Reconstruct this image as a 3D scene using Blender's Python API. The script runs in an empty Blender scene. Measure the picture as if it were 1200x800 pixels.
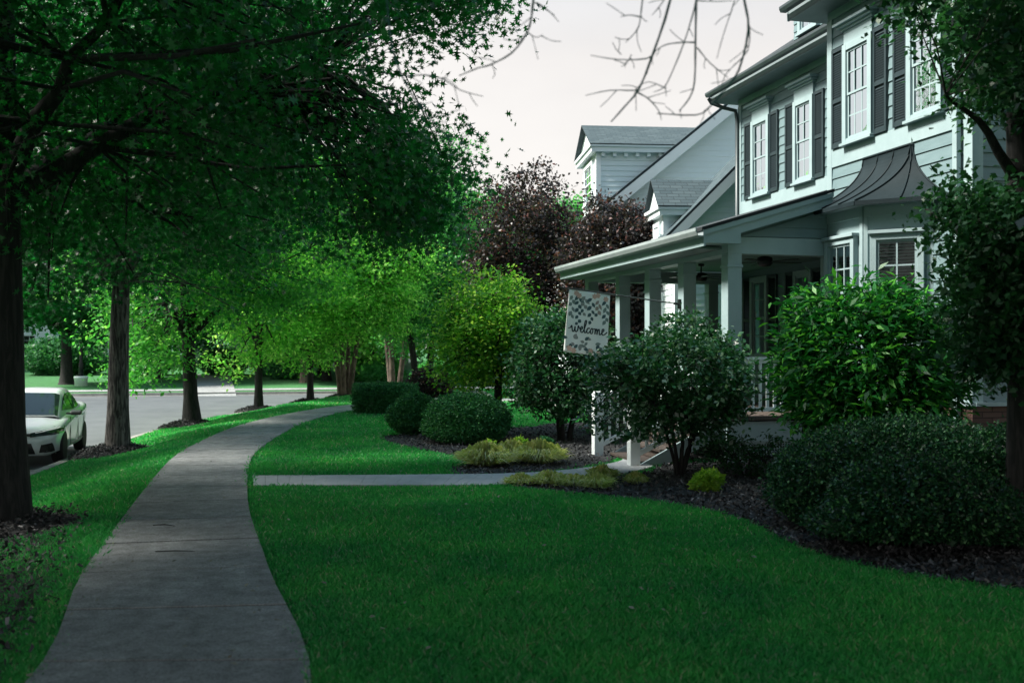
import bpy, math, random
import numpy as np
from mathutils import Vector, Matrix, geometry
R = math.radians
random.seed(7)
RNG = np.random.default_rng(11)
scene = bpy.context.scene
COL = scene.collection
F = 1167.0; HZ = 408.0; EYE = 1.7          # focal length and horizon in photograph pixels, eye height


def at(px, py, Y):
    return Vector(((px - 600) / F * Y, Y, EYE - (py - HZ) / F * Y))


# ------------------------------------------------------------------ materials
MAT = {}


def _new(name):
    m = bpy.data.materials.new(name); m.use_nodes = True
    nt = m.node_tree; nt.nodes.clear()
    return m, nt


def mat(name, c1, c2=None, scale=8.0, rough=0.7, bump=0.0, bscale=None, metal=0.0, spec=0.5, stretch=(1, 1, 1), detail=6, coat=0.0):
    if name in MAT: return MAT[name]
    m, nt = _new(name); N = nt.nodes; L = nt.links
    out = N.new('ShaderNodeOutputMaterial'); p = N.new('ShaderNodeBsdfPrincipled')
    L.new(p.outputs[0], out.inputs[0])
    p.inputs['Roughness'].default_value = rough; p.inputs['Metallic'].default_value = metal
    p.inputs['Specular IOR Level'].default_value = spec; p.inputs['Coat Weight'].default_value = coat
    tc = N.new('ShaderNodeTexCoord'); mp = N.new('ShaderNodeMapping'); mp.inputs['Scale'].default_value = stretch
    L.new(tc.outputs['Object'], mp.inputs[0])
    if c2 is not None:
        n = N.new('ShaderNodeTexNoise'); n.inputs['Scale'].default_value = scale; n.inputs['Detail'].default_value = detail
        n.inputs['Roughness'].default_value = 0.65
        L.new(mp.outputs[0], n.inputs['Vector'])
        r = N.new('ShaderNodeValToRGB'); r.color_ramp.elements[0].position = 0.32; r.color_ramp.elements[1].position = 0.68
        r.color_ramp.elements[0].color = (*c1, 1); r.color_ramp.elements[1].color = (*c2, 1)
        L.new(n.outputs['Fac'], r.inputs[0]); L.new(r.outputs[0], p.inputs['Base Color'])
    else:
        p.inputs['Base Color'].default_value = (*c1, 1)
    if bump:
        b = N.new('ShaderNodeTexNoise'); b.inputs['Scale'].default_value = bscale or scale * 4; b.inputs['Detail'].default_value = 5
        L.new(mp.outputs[0], b.inputs['Vector'])
        bp = N.new('ShaderNodeBump'); bp.inputs['Strength'].default_value = 1.0; bp.inputs['Distance'].default_value = bump
        L.new(b.outputs['Fac'], bp.inputs['Height']); L.new(bp.outputs[0], p.inputs['Normal'])
    MAT[name] = m
    return m


def leafmat(name, c1, c2, accent=None, apos=0.9, trans=0.45, rough=0.45, spec=0.35, tmul=(1.3, 1.5, 0.8), patch=False):
    if name in MAT: return MAT[name]
    m, nt = _new(name); N = nt.nodes; L = nt.links
    out = N.new('ShaderNodeOutputMaterial'); p = N.new('ShaderNodeBsdfPrincipled'); t = N.new('ShaderNodeBsdfTranslucent')
    g = N.new('ShaderNodeNewGeometry'); r = N.new('ShaderNodeValToRGB')
    e = r.color_ramp.elements; e[0].color = (*c1, 1); e[1].color = (*c2, 1); e[1].position = 0.85
    if accent is not None:
        e[1].position = apos - 0.03
        k = r.color_ramp.elements.new(apos); k.color = (*accent, 1)
    L.new(g.outputs['Random Per Island'], r.inputs[0]); src = r.outputs[0]
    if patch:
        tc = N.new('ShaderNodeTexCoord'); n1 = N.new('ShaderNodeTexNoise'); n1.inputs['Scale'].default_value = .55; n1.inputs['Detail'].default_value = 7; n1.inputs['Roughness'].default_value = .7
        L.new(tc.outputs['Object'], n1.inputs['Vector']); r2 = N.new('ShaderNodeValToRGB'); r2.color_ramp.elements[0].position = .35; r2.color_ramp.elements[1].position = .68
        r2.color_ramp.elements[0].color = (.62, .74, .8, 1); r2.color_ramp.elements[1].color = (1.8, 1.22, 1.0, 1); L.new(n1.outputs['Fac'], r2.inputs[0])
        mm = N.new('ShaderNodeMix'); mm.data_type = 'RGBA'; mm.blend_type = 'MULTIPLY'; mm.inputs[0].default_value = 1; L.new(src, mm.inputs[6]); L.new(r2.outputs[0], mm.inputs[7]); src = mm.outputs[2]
    L.new(src, p.inputs['Base Color'])
    mu = N.new('ShaderNodeMix'); mu.data_type = 'RGBA'; mu.blend_type = 'MULTIPLY'; mu.inputs[0].default_value = 1
    L.new(src, mu.inputs[6]); mu.inputs[7].default_value = (*tmul, 1); L.new(mu.outputs[2], t.inputs[0])
    p.inputs['Roughness'].default_value = rough; p.inputs['Specular IOR Level'].default_value = spec
    mx = N.new('ShaderNodeMixShader'); mx.inputs[0].default_value = trans
    L.new(p.outputs[0], mx.inputs[1]); L.new(t.outputs[0], mx.inputs[2]); L.new(mx.outputs[0], out.inputs[0])
    MAT[name] = m
    return m


def barkmat(name, c1, c2, scale=26, depth=.05, st=.13):
    m, nt = _new(name); N = nt.nodes; L = nt.links
    out = N.new('ShaderNodeOutputMaterial'); p = N.new('ShaderNodeBsdfPrincipled'); L.new(p.outputs[0], out.inputs[0]); p.inputs['Roughness'].default_value = .9
    tc = N.new('ShaderNodeTexCoord'); mp = N.new('ShaderNodeMapping'); mp.inputs['Scale'].default_value = (1, 1, st); L.new(tc.outputs['Object'], mp.inputs[0])
    n = N.new('ShaderNodeTexNoise'); n.inputs['Scale'].default_value = scale; n.inputs['Detail'].default_value = 8; n.inputs['Roughness'].default_value = .6; n.inputs['Distortion'].default_value = .6
    L.new(mp.outputs[0], n.inputs['Vector'])
    r = N.new('ShaderNodeValToRGB'); r.color_ramp.elements[0].position = .42; r.color_ramp.elements[1].position = .6; r.color_ramp.elements[0].color = (*c1, 1); r.color_ramp.elements[1].color = (*c2, 1)
    L.new(n.outputs['Fac'], r.inputs[0]); L.new(r.outputs[0], p.inputs['Base Color'])
    bp = N.new('ShaderNodeBump'); bp.inputs['Strength'].default_value = 1; bp.inputs['Distance'].default_value = depth; L.new(r.outputs[0], bp.inputs['Height']); L.new(bp.outputs[0], p.inputs['Normal'])
    MAT[name] = m
    return m


def glassmat():
    m, nt = _new('window_glass'); N = nt.nodes; L = nt.links
    out = N.new('ShaderNodeOutputMaterial'); t = N.new('ShaderNodeBsdfTransparent'); g = N.new('ShaderNodeBsdfGlossy')
    t.inputs[0].default_value = (.62, .7, .7, 1); g.inputs['Roughness'].default_value = 0.02; g.inputs[0].default_value = (.68, .76, .80, 1)
    f = N.new('ShaderNodeFresnel'); f.inputs[0].default_value = 1.5
    tc = N.new('ShaderNodeTexCoord'); n = N.new('ShaderNodeTexNoise'); n.inputs['Scale'].default_value = 2.2
    b = N.new('ShaderNodeBump'); b.inputs['Distance'].default_value = 0.02; b.inputs['Strength'].default_value = .5
    L.new(tc.outputs['Object'], n.inputs['Vector']); L.new(n.outputs['Fac'], b.inputs['Height']); L.new(b.outputs[0], g.inputs['Normal'])
    mx = N.new('ShaderNodeMixShader'); L.new(f.outputs[0], mx.inputs[0]); L.new(t.outputs[0], mx.inputs[1]); L.new(g.outputs[0], mx.inputs[2])
    L.new(mx.outputs[0], out.inputs[0]); MAT['glass'] = m
    return m


def shinglemat(name, c1, c2, row=0.12):
    m, nt = _new(name); N = nt.nodes; L = nt.links
    out = N.new('ShaderNodeOutputMaterial'); p = N.new('ShaderNodeBsdfPrincipled'); L.new(p.outputs[0], out.inputs[0])
    tc = N.new('ShaderNodeTexCoord'); mp = N.new('ShaderNodeMapping'); mp.vector_type = 'POINT'
    L.new(tc.outputs['UV'], mp.inputs[0])
    b = N.new('ShaderNodeTexBrick'); b.inputs['Scale'].default_value = 1; b.inputs['Brick Width'].default_value = .3; b.inputs['Row Height'].default_value = row
    b.inputs['Mortar Size'].default_value = .008; b.inputs['Color1'].default_value = (*c1, 1); b.inputs['Color2'].default_value = (*c2, 1)
    b.inputs['Mortar'].default_value = (c1[0] * .55, c1[1] * .55, c1[2] * .55, 1)
    L.new(mp.outputs[0], b.inputs[0]); L.new(b.outputs[0], p.inputs['Base Color']); p.inputs['Roughness'].default_value = .9
    bp = N.new('ShaderNodeBump'); bp.inputs['Distance'].default_value = .01; L.new(b.outputs['Fac'], bp.inputs['Height']); bp.invert = True
    L.new(bp.outputs[0], p.inputs['Normal'])
    MAT[name] = m
    return m


glassmat()
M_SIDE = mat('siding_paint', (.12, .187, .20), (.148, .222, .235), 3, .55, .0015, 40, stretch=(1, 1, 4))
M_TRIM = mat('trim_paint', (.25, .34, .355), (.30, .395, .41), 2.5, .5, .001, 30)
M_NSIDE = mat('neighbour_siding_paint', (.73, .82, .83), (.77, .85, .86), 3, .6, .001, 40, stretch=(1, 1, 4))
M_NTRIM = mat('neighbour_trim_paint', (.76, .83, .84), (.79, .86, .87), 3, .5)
M_SHUT = mat('shutter_paint', (.012, .026, .032), (.018, .034, .04), 6, .45)
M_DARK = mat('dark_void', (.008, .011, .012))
M_METAL = mat('roof_metal', (.008, .016, .019), (.013, .023, .027), 3, .65, .002, 6, metal=0, spec=.15)
M_SOFF = mat('soffit_paint', (.16, .21, .22), (.2, .25, .26), 4, .6)
M_CEIL = mat('porch_ceiling_paint', (.13, .19, .21), (.17, .23, .25), 4, .6)
M_GUT = mat('gutter_paint', (.28, .33, .34), (.36, .41, .42), 4, .35)
M_GUTD = mat('dark_gutter_paint', (.035, .05, .055), (.05, .07, .075), 4, .4)
M_SHING = shinglemat('roof_shingles', (.035, .06, .07), (.06, .09, .1))
M_SHINGD = shinglemat('dark_roof_shingles', (.02, .028, .032), (.035, .045, .05))
M_BRICK = shinglemat('foundation_brick', (.09, .05, .04), (.13, .075, .06), .075)
M_WOOD = mat('deck_wood', (.045, .035, .03), (.085, .066, .055), 6, .7, .002, 40, stretch=(6, 1, 1))
M_BARK = barkmat('oak_bark', (.022, .021, .02), (.17, .16, .15))
M_BARKD = barkmat('dark_bark', (.005, .006, .006), (.024, .024, .023))
M_BARKL = barkmat('smooth_tan_bark', (.05, .038, .028), (.14, .105, .08), 9, .006, .3)
M_TWIG = mat('bare_twig_bark', (.02, .075, .088), (.04, .11, .125), 12, .8)  # teal tint puts reflected glare into the bark colour
M_BLIND = mat('blind_white', (.72, .76, .77), None, rough=.6)
M_CURT = mat('curtain_cloth', (.16, .19, .20), (.30, .33, .34), 4, .8, stretch=(18, 18, .3))
M_BLACK = mat('black_metal', (.012, .015, .017), None, rough=.4, metal=.4)
def concmat():
    m, nt = _new('sidewalk_concrete'); N = nt.nodes; L = nt.links
    out = N.new('ShaderNodeOutputMaterial'); p = N.new('ShaderNodeBsdfPrincipled'); L.new(p.outputs[0], out.inputs[0]); p.inputs['Roughness'].default_value = .85
    tc = N.new('ShaderNodeTexCoord'); src = None
    for (sc, det, rgh, lo, hi, c1, c2) in ((.9, 6, .6, .3, .7, (.23, .245, .25), (.39, .405, .405)), (7, 8, .7, .35, .62, (.62, .62, .61), (1.05, 1.05, 1.05)), (95, 3, .6, .33, .62, (.55, .55, .55), (1.18, 1.18, 1.18)), (28, 2, .5, .26, .33, (.45, .44, .42), (1, 1, 1))):
        n = N.new('ShaderNodeTexNoise'); n.inputs['Scale'].default_value = sc; n.inputs['Detail'].default_value = det; n.inputs['Roughness'].default_value = rgh; L.new(tc.outputs['Object'], n.inputs['Vector'])
        r = N.new('ShaderNodeValToRGB'); r.color_ramp.elements[0].position = lo; r.color_ramp.elements[1].position = hi; r.color_ramp.elements[0].color = (*c1, 1); r.color_ramp.elements[1].color = (*c2, 1); L.new(n.outputs['Fac'], r.inputs[0])
        if src is None: src = r.outputs[0]
        else:
            mm = N.new('ShaderNodeMix'); mm.data_type = 'RGBA'; mm.blend_type = 'MULTIPLY'; mm.inputs[0].default_value = 1; L.new(src, mm.inputs[6]); L.new(r.outputs[0], mm.inputs[7]); src = mm.outputs[2]
        if sc == 95: bp = N.new('ShaderNodeBump'); bp.inputs['Distance'].default_value = .004; L.new(n.outputs['Fac'], bp.inputs['Height']); L.new(bp.outputs[0], p.inputs['Normal'])
    L.new(src, p.inputs['Base Color']); MAT['sidewalk_concrete'] = m
    return m


M_CONC = concmat()
M_CONCD = mat('joint_soil', (.012, .013, .012), (.03, .03, .026), 8, .95)
M_PAVE = mat('path_paver', (.38, .40, .41), (.48, .50, .51), 3, .8, .002, 60)
M_KERB = mat('kerb_concrete', (.22, .22, .21), (.32, .31, .3), 5, .85, .003, 50)
M_ASPH = mat('asphalt', (.075, .085, .092), (.125, .137, .145), 1.0, .55, .004, 120, detail=10)
M_SOIL = mat('lawn_soil', (.015, .12, .03), (.04, .22, .055), 1.2, .95, .01, 60)
M_FLAWN = mat('far_lawn', (.02, .11, .03), (.04, .19, .05), 3, .9, .03, 40)
M_MULCH = mat('mulch_wood', (.009, .011, .012), (.05, .052, .054), 40, .85, .03, 40)
M_CHIP = leafmat('mulch_chip', (.012, .013, .014), (.08, .082, .085), (.2, .2, .205), .94, trans=0, rough=.7)
L_OAK = leafmat('shaded_oak_leaf', (.004, .055, .016), (.017, .15, .036), trans=.45, tmul=(1.1, 2.0, .9), rough=.35, spec=.5)  # deep oak green, darkened further to imitate the near canopy's shade
L_OAKL = leafmat('backlit_oak_leaf', (.04, .22, .04), (.24, .62, .11), (.48, .78, .22), .84, trans=.58)  # fresh leaf green, brightened to imitate the far crowns' backlit glow
L_OAKM = leafmat('verge_oak_leaf', (.025, .16, .035), (.10, .40, .07), (.24, .56, .12), .90, trans=.5)
L_MID = leafmat('mid_green_leaf', (.03, .19, .055), (.09, .34, .10), trans=.45)
L_PLUM = leafmat('plum_leaf', (.016, .019, .022), (.045, .035, .038), (.12, .05, .045), .9, trans=.3, rough=.4)
L_LIME = leafmat('lime_leaf', (.04, .21, .03), (.22, .52, .06), (.48, .70, .12), .80, trans=.45)
L_DARK = leafmat('dark_shrub_leaf', (.008, .045, .018), (.025, .10, .035), (.07, .14, .09), .95, trans=.3, rough=.42, spec=.25)
L_GLOSS = leafmat('glossy_shrub_leaf', (.010, .06, .022), (.035, .15, .05), (.20, .33, .22), .88, trans=.3, rough=.3, spec=.6)
L_BOX = leafmat('boxwood_leaf', (.014, .085, .032), (.05, .22, .07), (.10, .32, .10), .9, trans=.25, rough=.5, spec=.3)
L_HEDGE = leafmat('low_hedge_leaf', (.005, .03, .014), (.018, .10, .038), (.09, .26, .09), .88, trans=.2, rough=.42, spec=.4)
L_LUSH = leafmat('lush_leaf', (.005, .045, .012), (.02, .17, .03), (.10, .38, .05), .84, trans=.35, rough=.45, spec=.35)
L_GOLD = leafmat('gold_blade', (.42, .50, .14), (.90, .84, .42), (.94, .9, .66), .85, trans=.45)
L_CHART = leafmat('chartreuse_leaf', (.12, .30, .03), (.35, .55, .07), trans=.35)
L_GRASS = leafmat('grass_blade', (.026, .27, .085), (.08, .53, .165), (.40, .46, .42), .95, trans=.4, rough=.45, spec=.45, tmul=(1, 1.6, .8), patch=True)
L_FLOW = leafmat('white_blossom', (.55, .6, .56), (.75, .78, .74), (.05, .12, .05), .6, trans=.2)


# ------------------------------------------------------------------ object helpers
def tag(o, label=None, cat=None, group=None, kind=None):
    if label: o['label'] = label
    if cat: o['category'] = cat
    if group: o['group'] = group
    if kind: o['kind'] = kind
    return o


def empty(name, loc=(0, 0, 0), rz=0.0, parent=None):
    o = bpy.data.objects.new(name, None); COL.objects.link(o)
    o.location = loc; o.rotation_euler = (0, 0, rz); o.empty_display_size = .2
    if parent: o.parent = parent
    return o


SPLIT = {'rake_board', 'corner_board', 'gable_wall', 'column_moulding', 'trim_board', 'eave_return', 'soffit'}


class MB:
    def __init__(s): s.v = []; s.f = []; s.uv = []; s.sm = []

    def face(s, pts, uv=None, smooth=False):
        b = len(s.v); s.v += [tuple(p) for p in pts]; s.f.append(tuple(range(b, b + len(pts)))); s.uv.append(uv); s.sm.append(smooth)

    def hexa(s, c):            # 8 corners: bottom 4 ccw, top 4 ccw
        for q in ((3, 2, 1, 0), (4, 5, 6, 7), (0, 1, 5, 4), (1, 2, 6, 5), (2, 3, 7, 6), (3, 0, 4, 7)):
            s.face([c[i] for i in q])

    def box(s, x0, x1, y0, y1, z0, z1):
        if x0 > x1: x0, x1 = x1, x0
        if y0 > y1: y0, y1 = y1, y0
        s.hexa([(x0, y0, z0), (x1, y0, z0), (x1, y1, z0), (x0, y1, z0), (x0, y0, z1), (x1, y0, z1), (x1, y1, z1), (x0, y1, z1)])
        return s

    def bar(s, p, q, w, h, up=(0, 0, 1)):
        p = Vector(p); q = Vector(q); d = (q - p).normalized(); upv = Vector(up)
        sd = d.cross(upv).normalized() * w / 2; u = sd.cross(d).normalized() * h / 2
        s.hexa([p - sd - u, p + sd - u, q + sd - u, q - sd - u, p - sd + u, p + sd + u, q + sd + u, q - sd + u])
        return s

    def tube(s, pts, rads, n=8, cap=True):
        pts = [Vector(p) for p in pts]; rings = []
        if not hasattr(rads, '__len__'): rads = [rads] * len(pts)
        ref = Vector((0, 0, 1))
        for i, p in enumerate(pts):
            d = (pts[min(i + 1, len(pts) - 1)] - pts[max(i - 1, 0)]).normalized()
            a = ref if abs(d.dot(ref)) < .95 else Vector((1, 0, 0))
            x = d.cross(a).normalized(); y = d.cross(x).normalized()
            b = len(s.v)
            for k in range(n):
                t = 2 * math.pi * k / n
                s.v.append(tuple(p + (x * math.cos(t) + y * math.sin(t)) * rads[i]))
            rings.append(b)
        for a, b in zip(rings, rings[1:]):
            for k in range(n):
                s.f.append((a + k, a + (k + 1) % n, b + (k + 1) % n, b + k)); s.uv.append(None); s.sm.append(True)
        if cap:
            s.f.append(tuple(rings[0] + k for k in range(n))); s.uv.append(None); s.sm.append(False)
            s.f.append(tuple(rings[-1] + n - 1 - k for k in range(n))); s.uv.append(None); s.sm.append(False)
        return s

    def lathe(s, prof, c=(0, 0), n=20):
        b0 = len(s.v)
        for (r, z) in prof:
            for k in range(n):
                t = 2 * math.pi * k / n; s.v.append((c[0] + r * math.cos(t), c[1] + r * math.sin(t), z))
        for i in range(len(prof) - 1):
            for k in range(n):
                a = b0 + i * n; b = a + n
                s.f.append((a + k, a + (k + 1) % n, b + (k + 1) % n, b + k)); s.uv.append(None); s.sm.append(True)
        s.f.append(tuple(b0 + n - 1 - k for k in range(n))); s.uv.append(None); s.sm.append(False)
        e = b0 + (len(prof) - 1) * n; s.f.append(tuple(e + k for k in range(n))); s.uv.append(None); s.sm.append(False)
        return s

    def prism(s, poly, h, axis='y', a0=0.0):
        """polygon in a plane extruded: axis y -> poly (x,z)"""
        def P(p, a): return (p[0], a, p[1]) if axis == 'y' else ((a, p[0], p[1]) if axis == 'x' else (p[0], p[1], a))
        s.face([P(p, a0) for p in poly]); s.face([P(p, a0 + h) for p in reversed(poly)])
        n = len(poly)
        for i in range(n):
            s.face([P(poly[i], a0), P(poly[i], a0 + h), P(poly[(i + 1) % n], a0 + h), P(poly[(i + 1) % n], a0)])
        return s

    def build(s, name, m, parent=None, bevel=0.0, merge=False):
        if name in SPLIT and not merge:
            key = {}; par = []
            def find(a):
                while par[a] != a: a = par[a]
                return a
            ids = []
            for f in s.f:
                q = []
                for i in f:
                    k = tuple(round(c, 4) for c in s.v[i])
                    if k not in key: key[k] = len(par); par.append(len(par))
                    q.append(key[k])
                for a in q[1:]: par[find(a)] = find(q[0])
                ids.append(q[0])
            comp = {}
            for fi, a in enumerate(ids): comp.setdefault(find(a), []).append(fi)
            first = None
            for fs in comp.values():
                n = MB()
                for fi in fs: n.face([s.v[i] for i in s.f[fi]], s.uv[fi], s.sm[fi])
                o = n.build(name, m, parent, bevel, True); first = first or o
            return first
        me = bpy.data.meshes.new(name); me.from_pydata(s.v, [], s.f)
        if any(u is not None for u in s.uv):
            l = me.uv_layers.new(name='UVMap'); k = 0
            for i, f in enumerate(s.f):
                for j in range(len(f)):
                    l.data[k].uv = s.uv[i][j] if s.uv[i] else (0, 0); k += 1
        me.polygons.foreach_set('use_smooth', s.sm)
        me.materials.append(m); me.update()
        o = bpy.data.objects.new(name, me); COL.objects.link(o)
        if parent: o.parent = parent
        if bevel:
            b = o.modifiers.new('bevel', 'BEVEL'); b.width = bevel; b.segments = 2; b.limit_method = 'ANGLE'
            w = o.modifiers.new('weld', 'WELD'); w.merge_threshold = .0005
            o.modifiers.move(1, 0)
        return o


def npmesh(name, V, k, m, parent=None, faces=None, smooth=False):
    """V (N, k, 3) vertices per element; faces: list of index tuples (same length)"""
    N = V.shape[0]; faces = faces or [tuple(range(k))]
    fl = len(faces[0]); fa = np.array(faces, dtype=np.int32)
    idx = (np.arange(N, dtype=np.int32)[:, None, None] * k + fa[None]).reshape(-1)
    me = bpy.data.meshes.new(name)
    me.vertices.add(N * k); me.vertices.foreach_set('co', V.astype(np.float32).reshape(-1))
    nf = N * len(faces); me.loops.add(nf * fl); me.loops.foreach_set('vertex_index', idx)
    me.polygons.add(nf); me.polygons.foreach_set('loop_start', np.arange(nf, dtype=np.int32) * fl)
    if smooth: me.polygons.foreach_set('use_smooth', np.ones(nf, dtype=bool))
    me.update(calc_edges=True); me.materials.append(m)
    o = bpy.data.objects.new(name, me); COL.objects.link(o)
    if parent: o.parent = parent
    return o


def unit(a): return a / (np.linalg.norm(a, axis=-1, keepdims=True) + 1e-9)


# leaf templates: x across, y along, z normal
T_DIAMOND = (np.array([(0, 0, 0), (.5, .45, .08), (0, 1, 0), (-.5, .45, .08)], float) * (.62, 1, 1), [(0, 1, 2, 3)])
T_LANCE = (np.array([(0, 0, 0), (.17, .45, .03), (0, 1, -.16), (-.17, .45, .03)], float), [(0, 1, 2, 3)])
T_OAK = (np.array([(0, 0, 0), (.07, .25, 0), (.42, .30, .04), (.12, .45, 0), (.40, .66, .04), (.07, .66, 0), (0, 1.0, 0),
                   (-.07, .66, 0), (-.40, .66, .04), (-.12, .45, 0), (-.42, .30, .04), (-.07, .25, 0)], float),
         [(0, 1, 11), (1, 2, 3), (3, 4, 5), (5, 6, 7), (7, 8, 9), (9, 10, 11), (1, 3, 9), (1, 9, 11), (3, 5, 7), (3, 7, 9)])


def leaves(P, size, tmpl, rng, upbias=.6, outdir=None, droop=0.2, svar=.35):
    T, faces = tmpl; n = len(P)
    nrm = unit(rng.normal(size=(n, 3)) + np.array([0, 0, upbias * 2]))
    d = rng.normal(size=(n, 3)) * .8
    if outdir is not None: d = d + outdir * 1.2
    d[:, 2] -= droop
    d = unit(d - nrm * np.sum(d * nrm, 1, keepdims=True)); sdv = np.cross(d, nrm)
    s = size * (1 + svar * rng.uniform(-1, 1, n))
    return P[:, None, :] + s[:, None, None] * (T[None, :, 0, None] * sdv[:, None] + T[None, :, 1, None] * d[:, None] + T[None, :, 2, None] * nrm[:, None]), faces


def lumps(rng, k=9, amp=.25):
    A = rng.normal(size=(k, 3)) * 2.6; ph = rng.uniform(0, 6.28, k)
    return lambda D: 1 + amp * np.sin(D @ A.T + ph).mean(1) * 2.2


def crown_points(n, c, r, rng, inner=.45, amp=.3, floor=None):
    f = lumps(rng, amp=amp); out = []
    D = unit(rng.normal(size=(n * 2, 3))); rad = rng.uniform(inner, 1, n * 2) ** .6
    P = D * (rad * f(D))[:, None] * np.array(r) + np.array(c)
    if floor is not None: P = P[P[:, 2] > floor]
    return P[:n]


def tree(name, label, cat, loc, trunk_r, height, clear, cc, cr, ncl, nleaf, lsize, lmat, bmat, seed, lean=(0, 0), tmpl=T_DIAMOND,
         spread=.45, limbs=9, group=None, stems=1, clusters=None, amp=.3, inner=.4, upbias=.6, flat=.6, extra=None, floor=None, flare=1.5, outb=.5, twig=.010):
    """tree with its base at loc; crown centre and radii are given relative to loc"""
    rng = np.random.default_rng(seed)
    e = empty(name, loc); tag(e, label, cat, group)
    C = np.array(clusters, float) if clusters is not None else crown_points(ncl, cc, cr, rng, inner, amp, floor)
    if extra is not None: C = np.vstack([C, np.array(extra, float)])
    mb = MB(); nodes = []
    top = np.array([lean[0], lean[1], height])
    stemlines = []
    for s in range(stems):
        a = 2 * math.pi * s / max(stems, 1) + seed
        off = np.array([math.cos(a), math.sin(a), 0]) * (0 if stems == 1 else trunk_r * 1.6)
        fan = np.array([math.cos(a), math.sin(a), 0]) * (0 if stems == 1 else cr[0] * .45)
        pts = []; rads = []
        K = 12
        for i in range(K + 1):
            q = i / K
            p = off + top * q + fan * q ** 1.3 + np.array([math.sin(q * 5 + seed), math.cos(q * 4 + seed * 2), 0]) * trunk_r * .45 * q
            r = trunk_r * (1 - .85 * q ** 1.1)
            if i == 0: r *= flare
            elif q * height < .35: r *= 1 + (flare - 1) * .35
            pts.append(p); rads.append(max(r, .012))
        if flare > 1.2:
            pts.insert(1, pts[0] + np.array([0, 0, .13 * min(1, trunk_r / .2)])); rads.insert(1, trunk_r * (1 + (flare - 1) * .45))
        pts[0] = pts[0] - np.array([0, 0, .08])
        mb.tube(pts, rads, 12 if trunk_r > .1 else 7)
        stemlines.append((pts, rads))
        for p, r in zip(pts[3:], rads[3:]):
            if p[2] > clear: nodes.append((p, r * .6))
    for i in range(limbs):
        pts, rads = stemlines[i % stems]
        q = (i + .5) / limbs
        j = 2 + int(q * (len(pts) - 4)); zt = max(clear, .02 + pts[j][2])
        jj = min(range(len(pts)), key=lambda k: abs(pts[k][2] - zt)); st = np.array(pts[jj])
        a = i * 2.4 + seed; tgt = np.array(cc) + np.array([math.cos(a) * cr[0], math.sin(a) * cr[1], 0]) * .68
        tgt[2] = min(st[2] + abs(cr[2]) * (.25 + .5 * (1 - q)), cc[2] + cr[2] * .7) if stems == 1 else cc[2] + cr[2] * rng.uniform(-.2, .6)
        L = []; r0 = rads[jj] * .55
        for k in range(8):
            s_ = k / 7; p = st * (1 - s_) + tgt * s_ + np.array([0, 0, 1]) * math.sin(s_ * 3.1) * cr[2] * .08 + rng.normal(size=3) * .05 * cr[0] * s_ * .5
            L.append(p)
        rr = [max(r0 * (1 - .85 * k / 7), .012) for k in range(8)]
        mb.tube(L, rr, 7, False)
        nodes += list(zip(L[2:], rr[2:]))
    NP = np.array([n[0] for n in nodes]); NR = [n[1] for n in nodes]
    for c in C:
        d = np.linalg.norm(NP - c, axis=1) + (NP[:, 2] > c[2] + .6) * .8
        k = int(d.argmin()); s0 = NP[k]; mid = (s0 + c) / 2 + rng.normal(size=3) * .08 * d[k] + np.array([0, 0, .06 * d[k]])
        r0 = min(NR[k] * .7, twig + .008 * d[k])
        mb.tube([s0, mid, c], [r0, r0 * .7, .003 + r0 * .2], 4, False)
    mb.build('trunk', bmat, e)
    ci = rng.integers(0, len(C), nleaf)
    P = C[ci] + rng.normal(size=(nleaf, 3)) * np.array([spread, spread, spread * flat])
    od = unit(P - np.array(cc)) * outb
    V, fa = leaves(P, lsize, tmpl, rng, upbias, od)
    npmesh('crown', V, V.shape[1], lmat, e, fa)
    return e


def copy_tree_obj(src, loc, rz, sc, label, cr_mat=None):
    c = src.copy(); COL.objects.link(c); c.location = loc; c.rotation_euler = (0, 0, rz)
    c.scale = sc if hasattr(sc, '__len__') else (sc, sc, sc); c['label'] = label
    for ch in src.children:
        d = ch.copy(); COL.objects.link(d); d.parent = c
        if cr_mat and ch.name.startswith('crown'):
            d.material_slots[0].link = 'OBJECT'; d.material_slots[0].material = cr_mat
    return c


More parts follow.
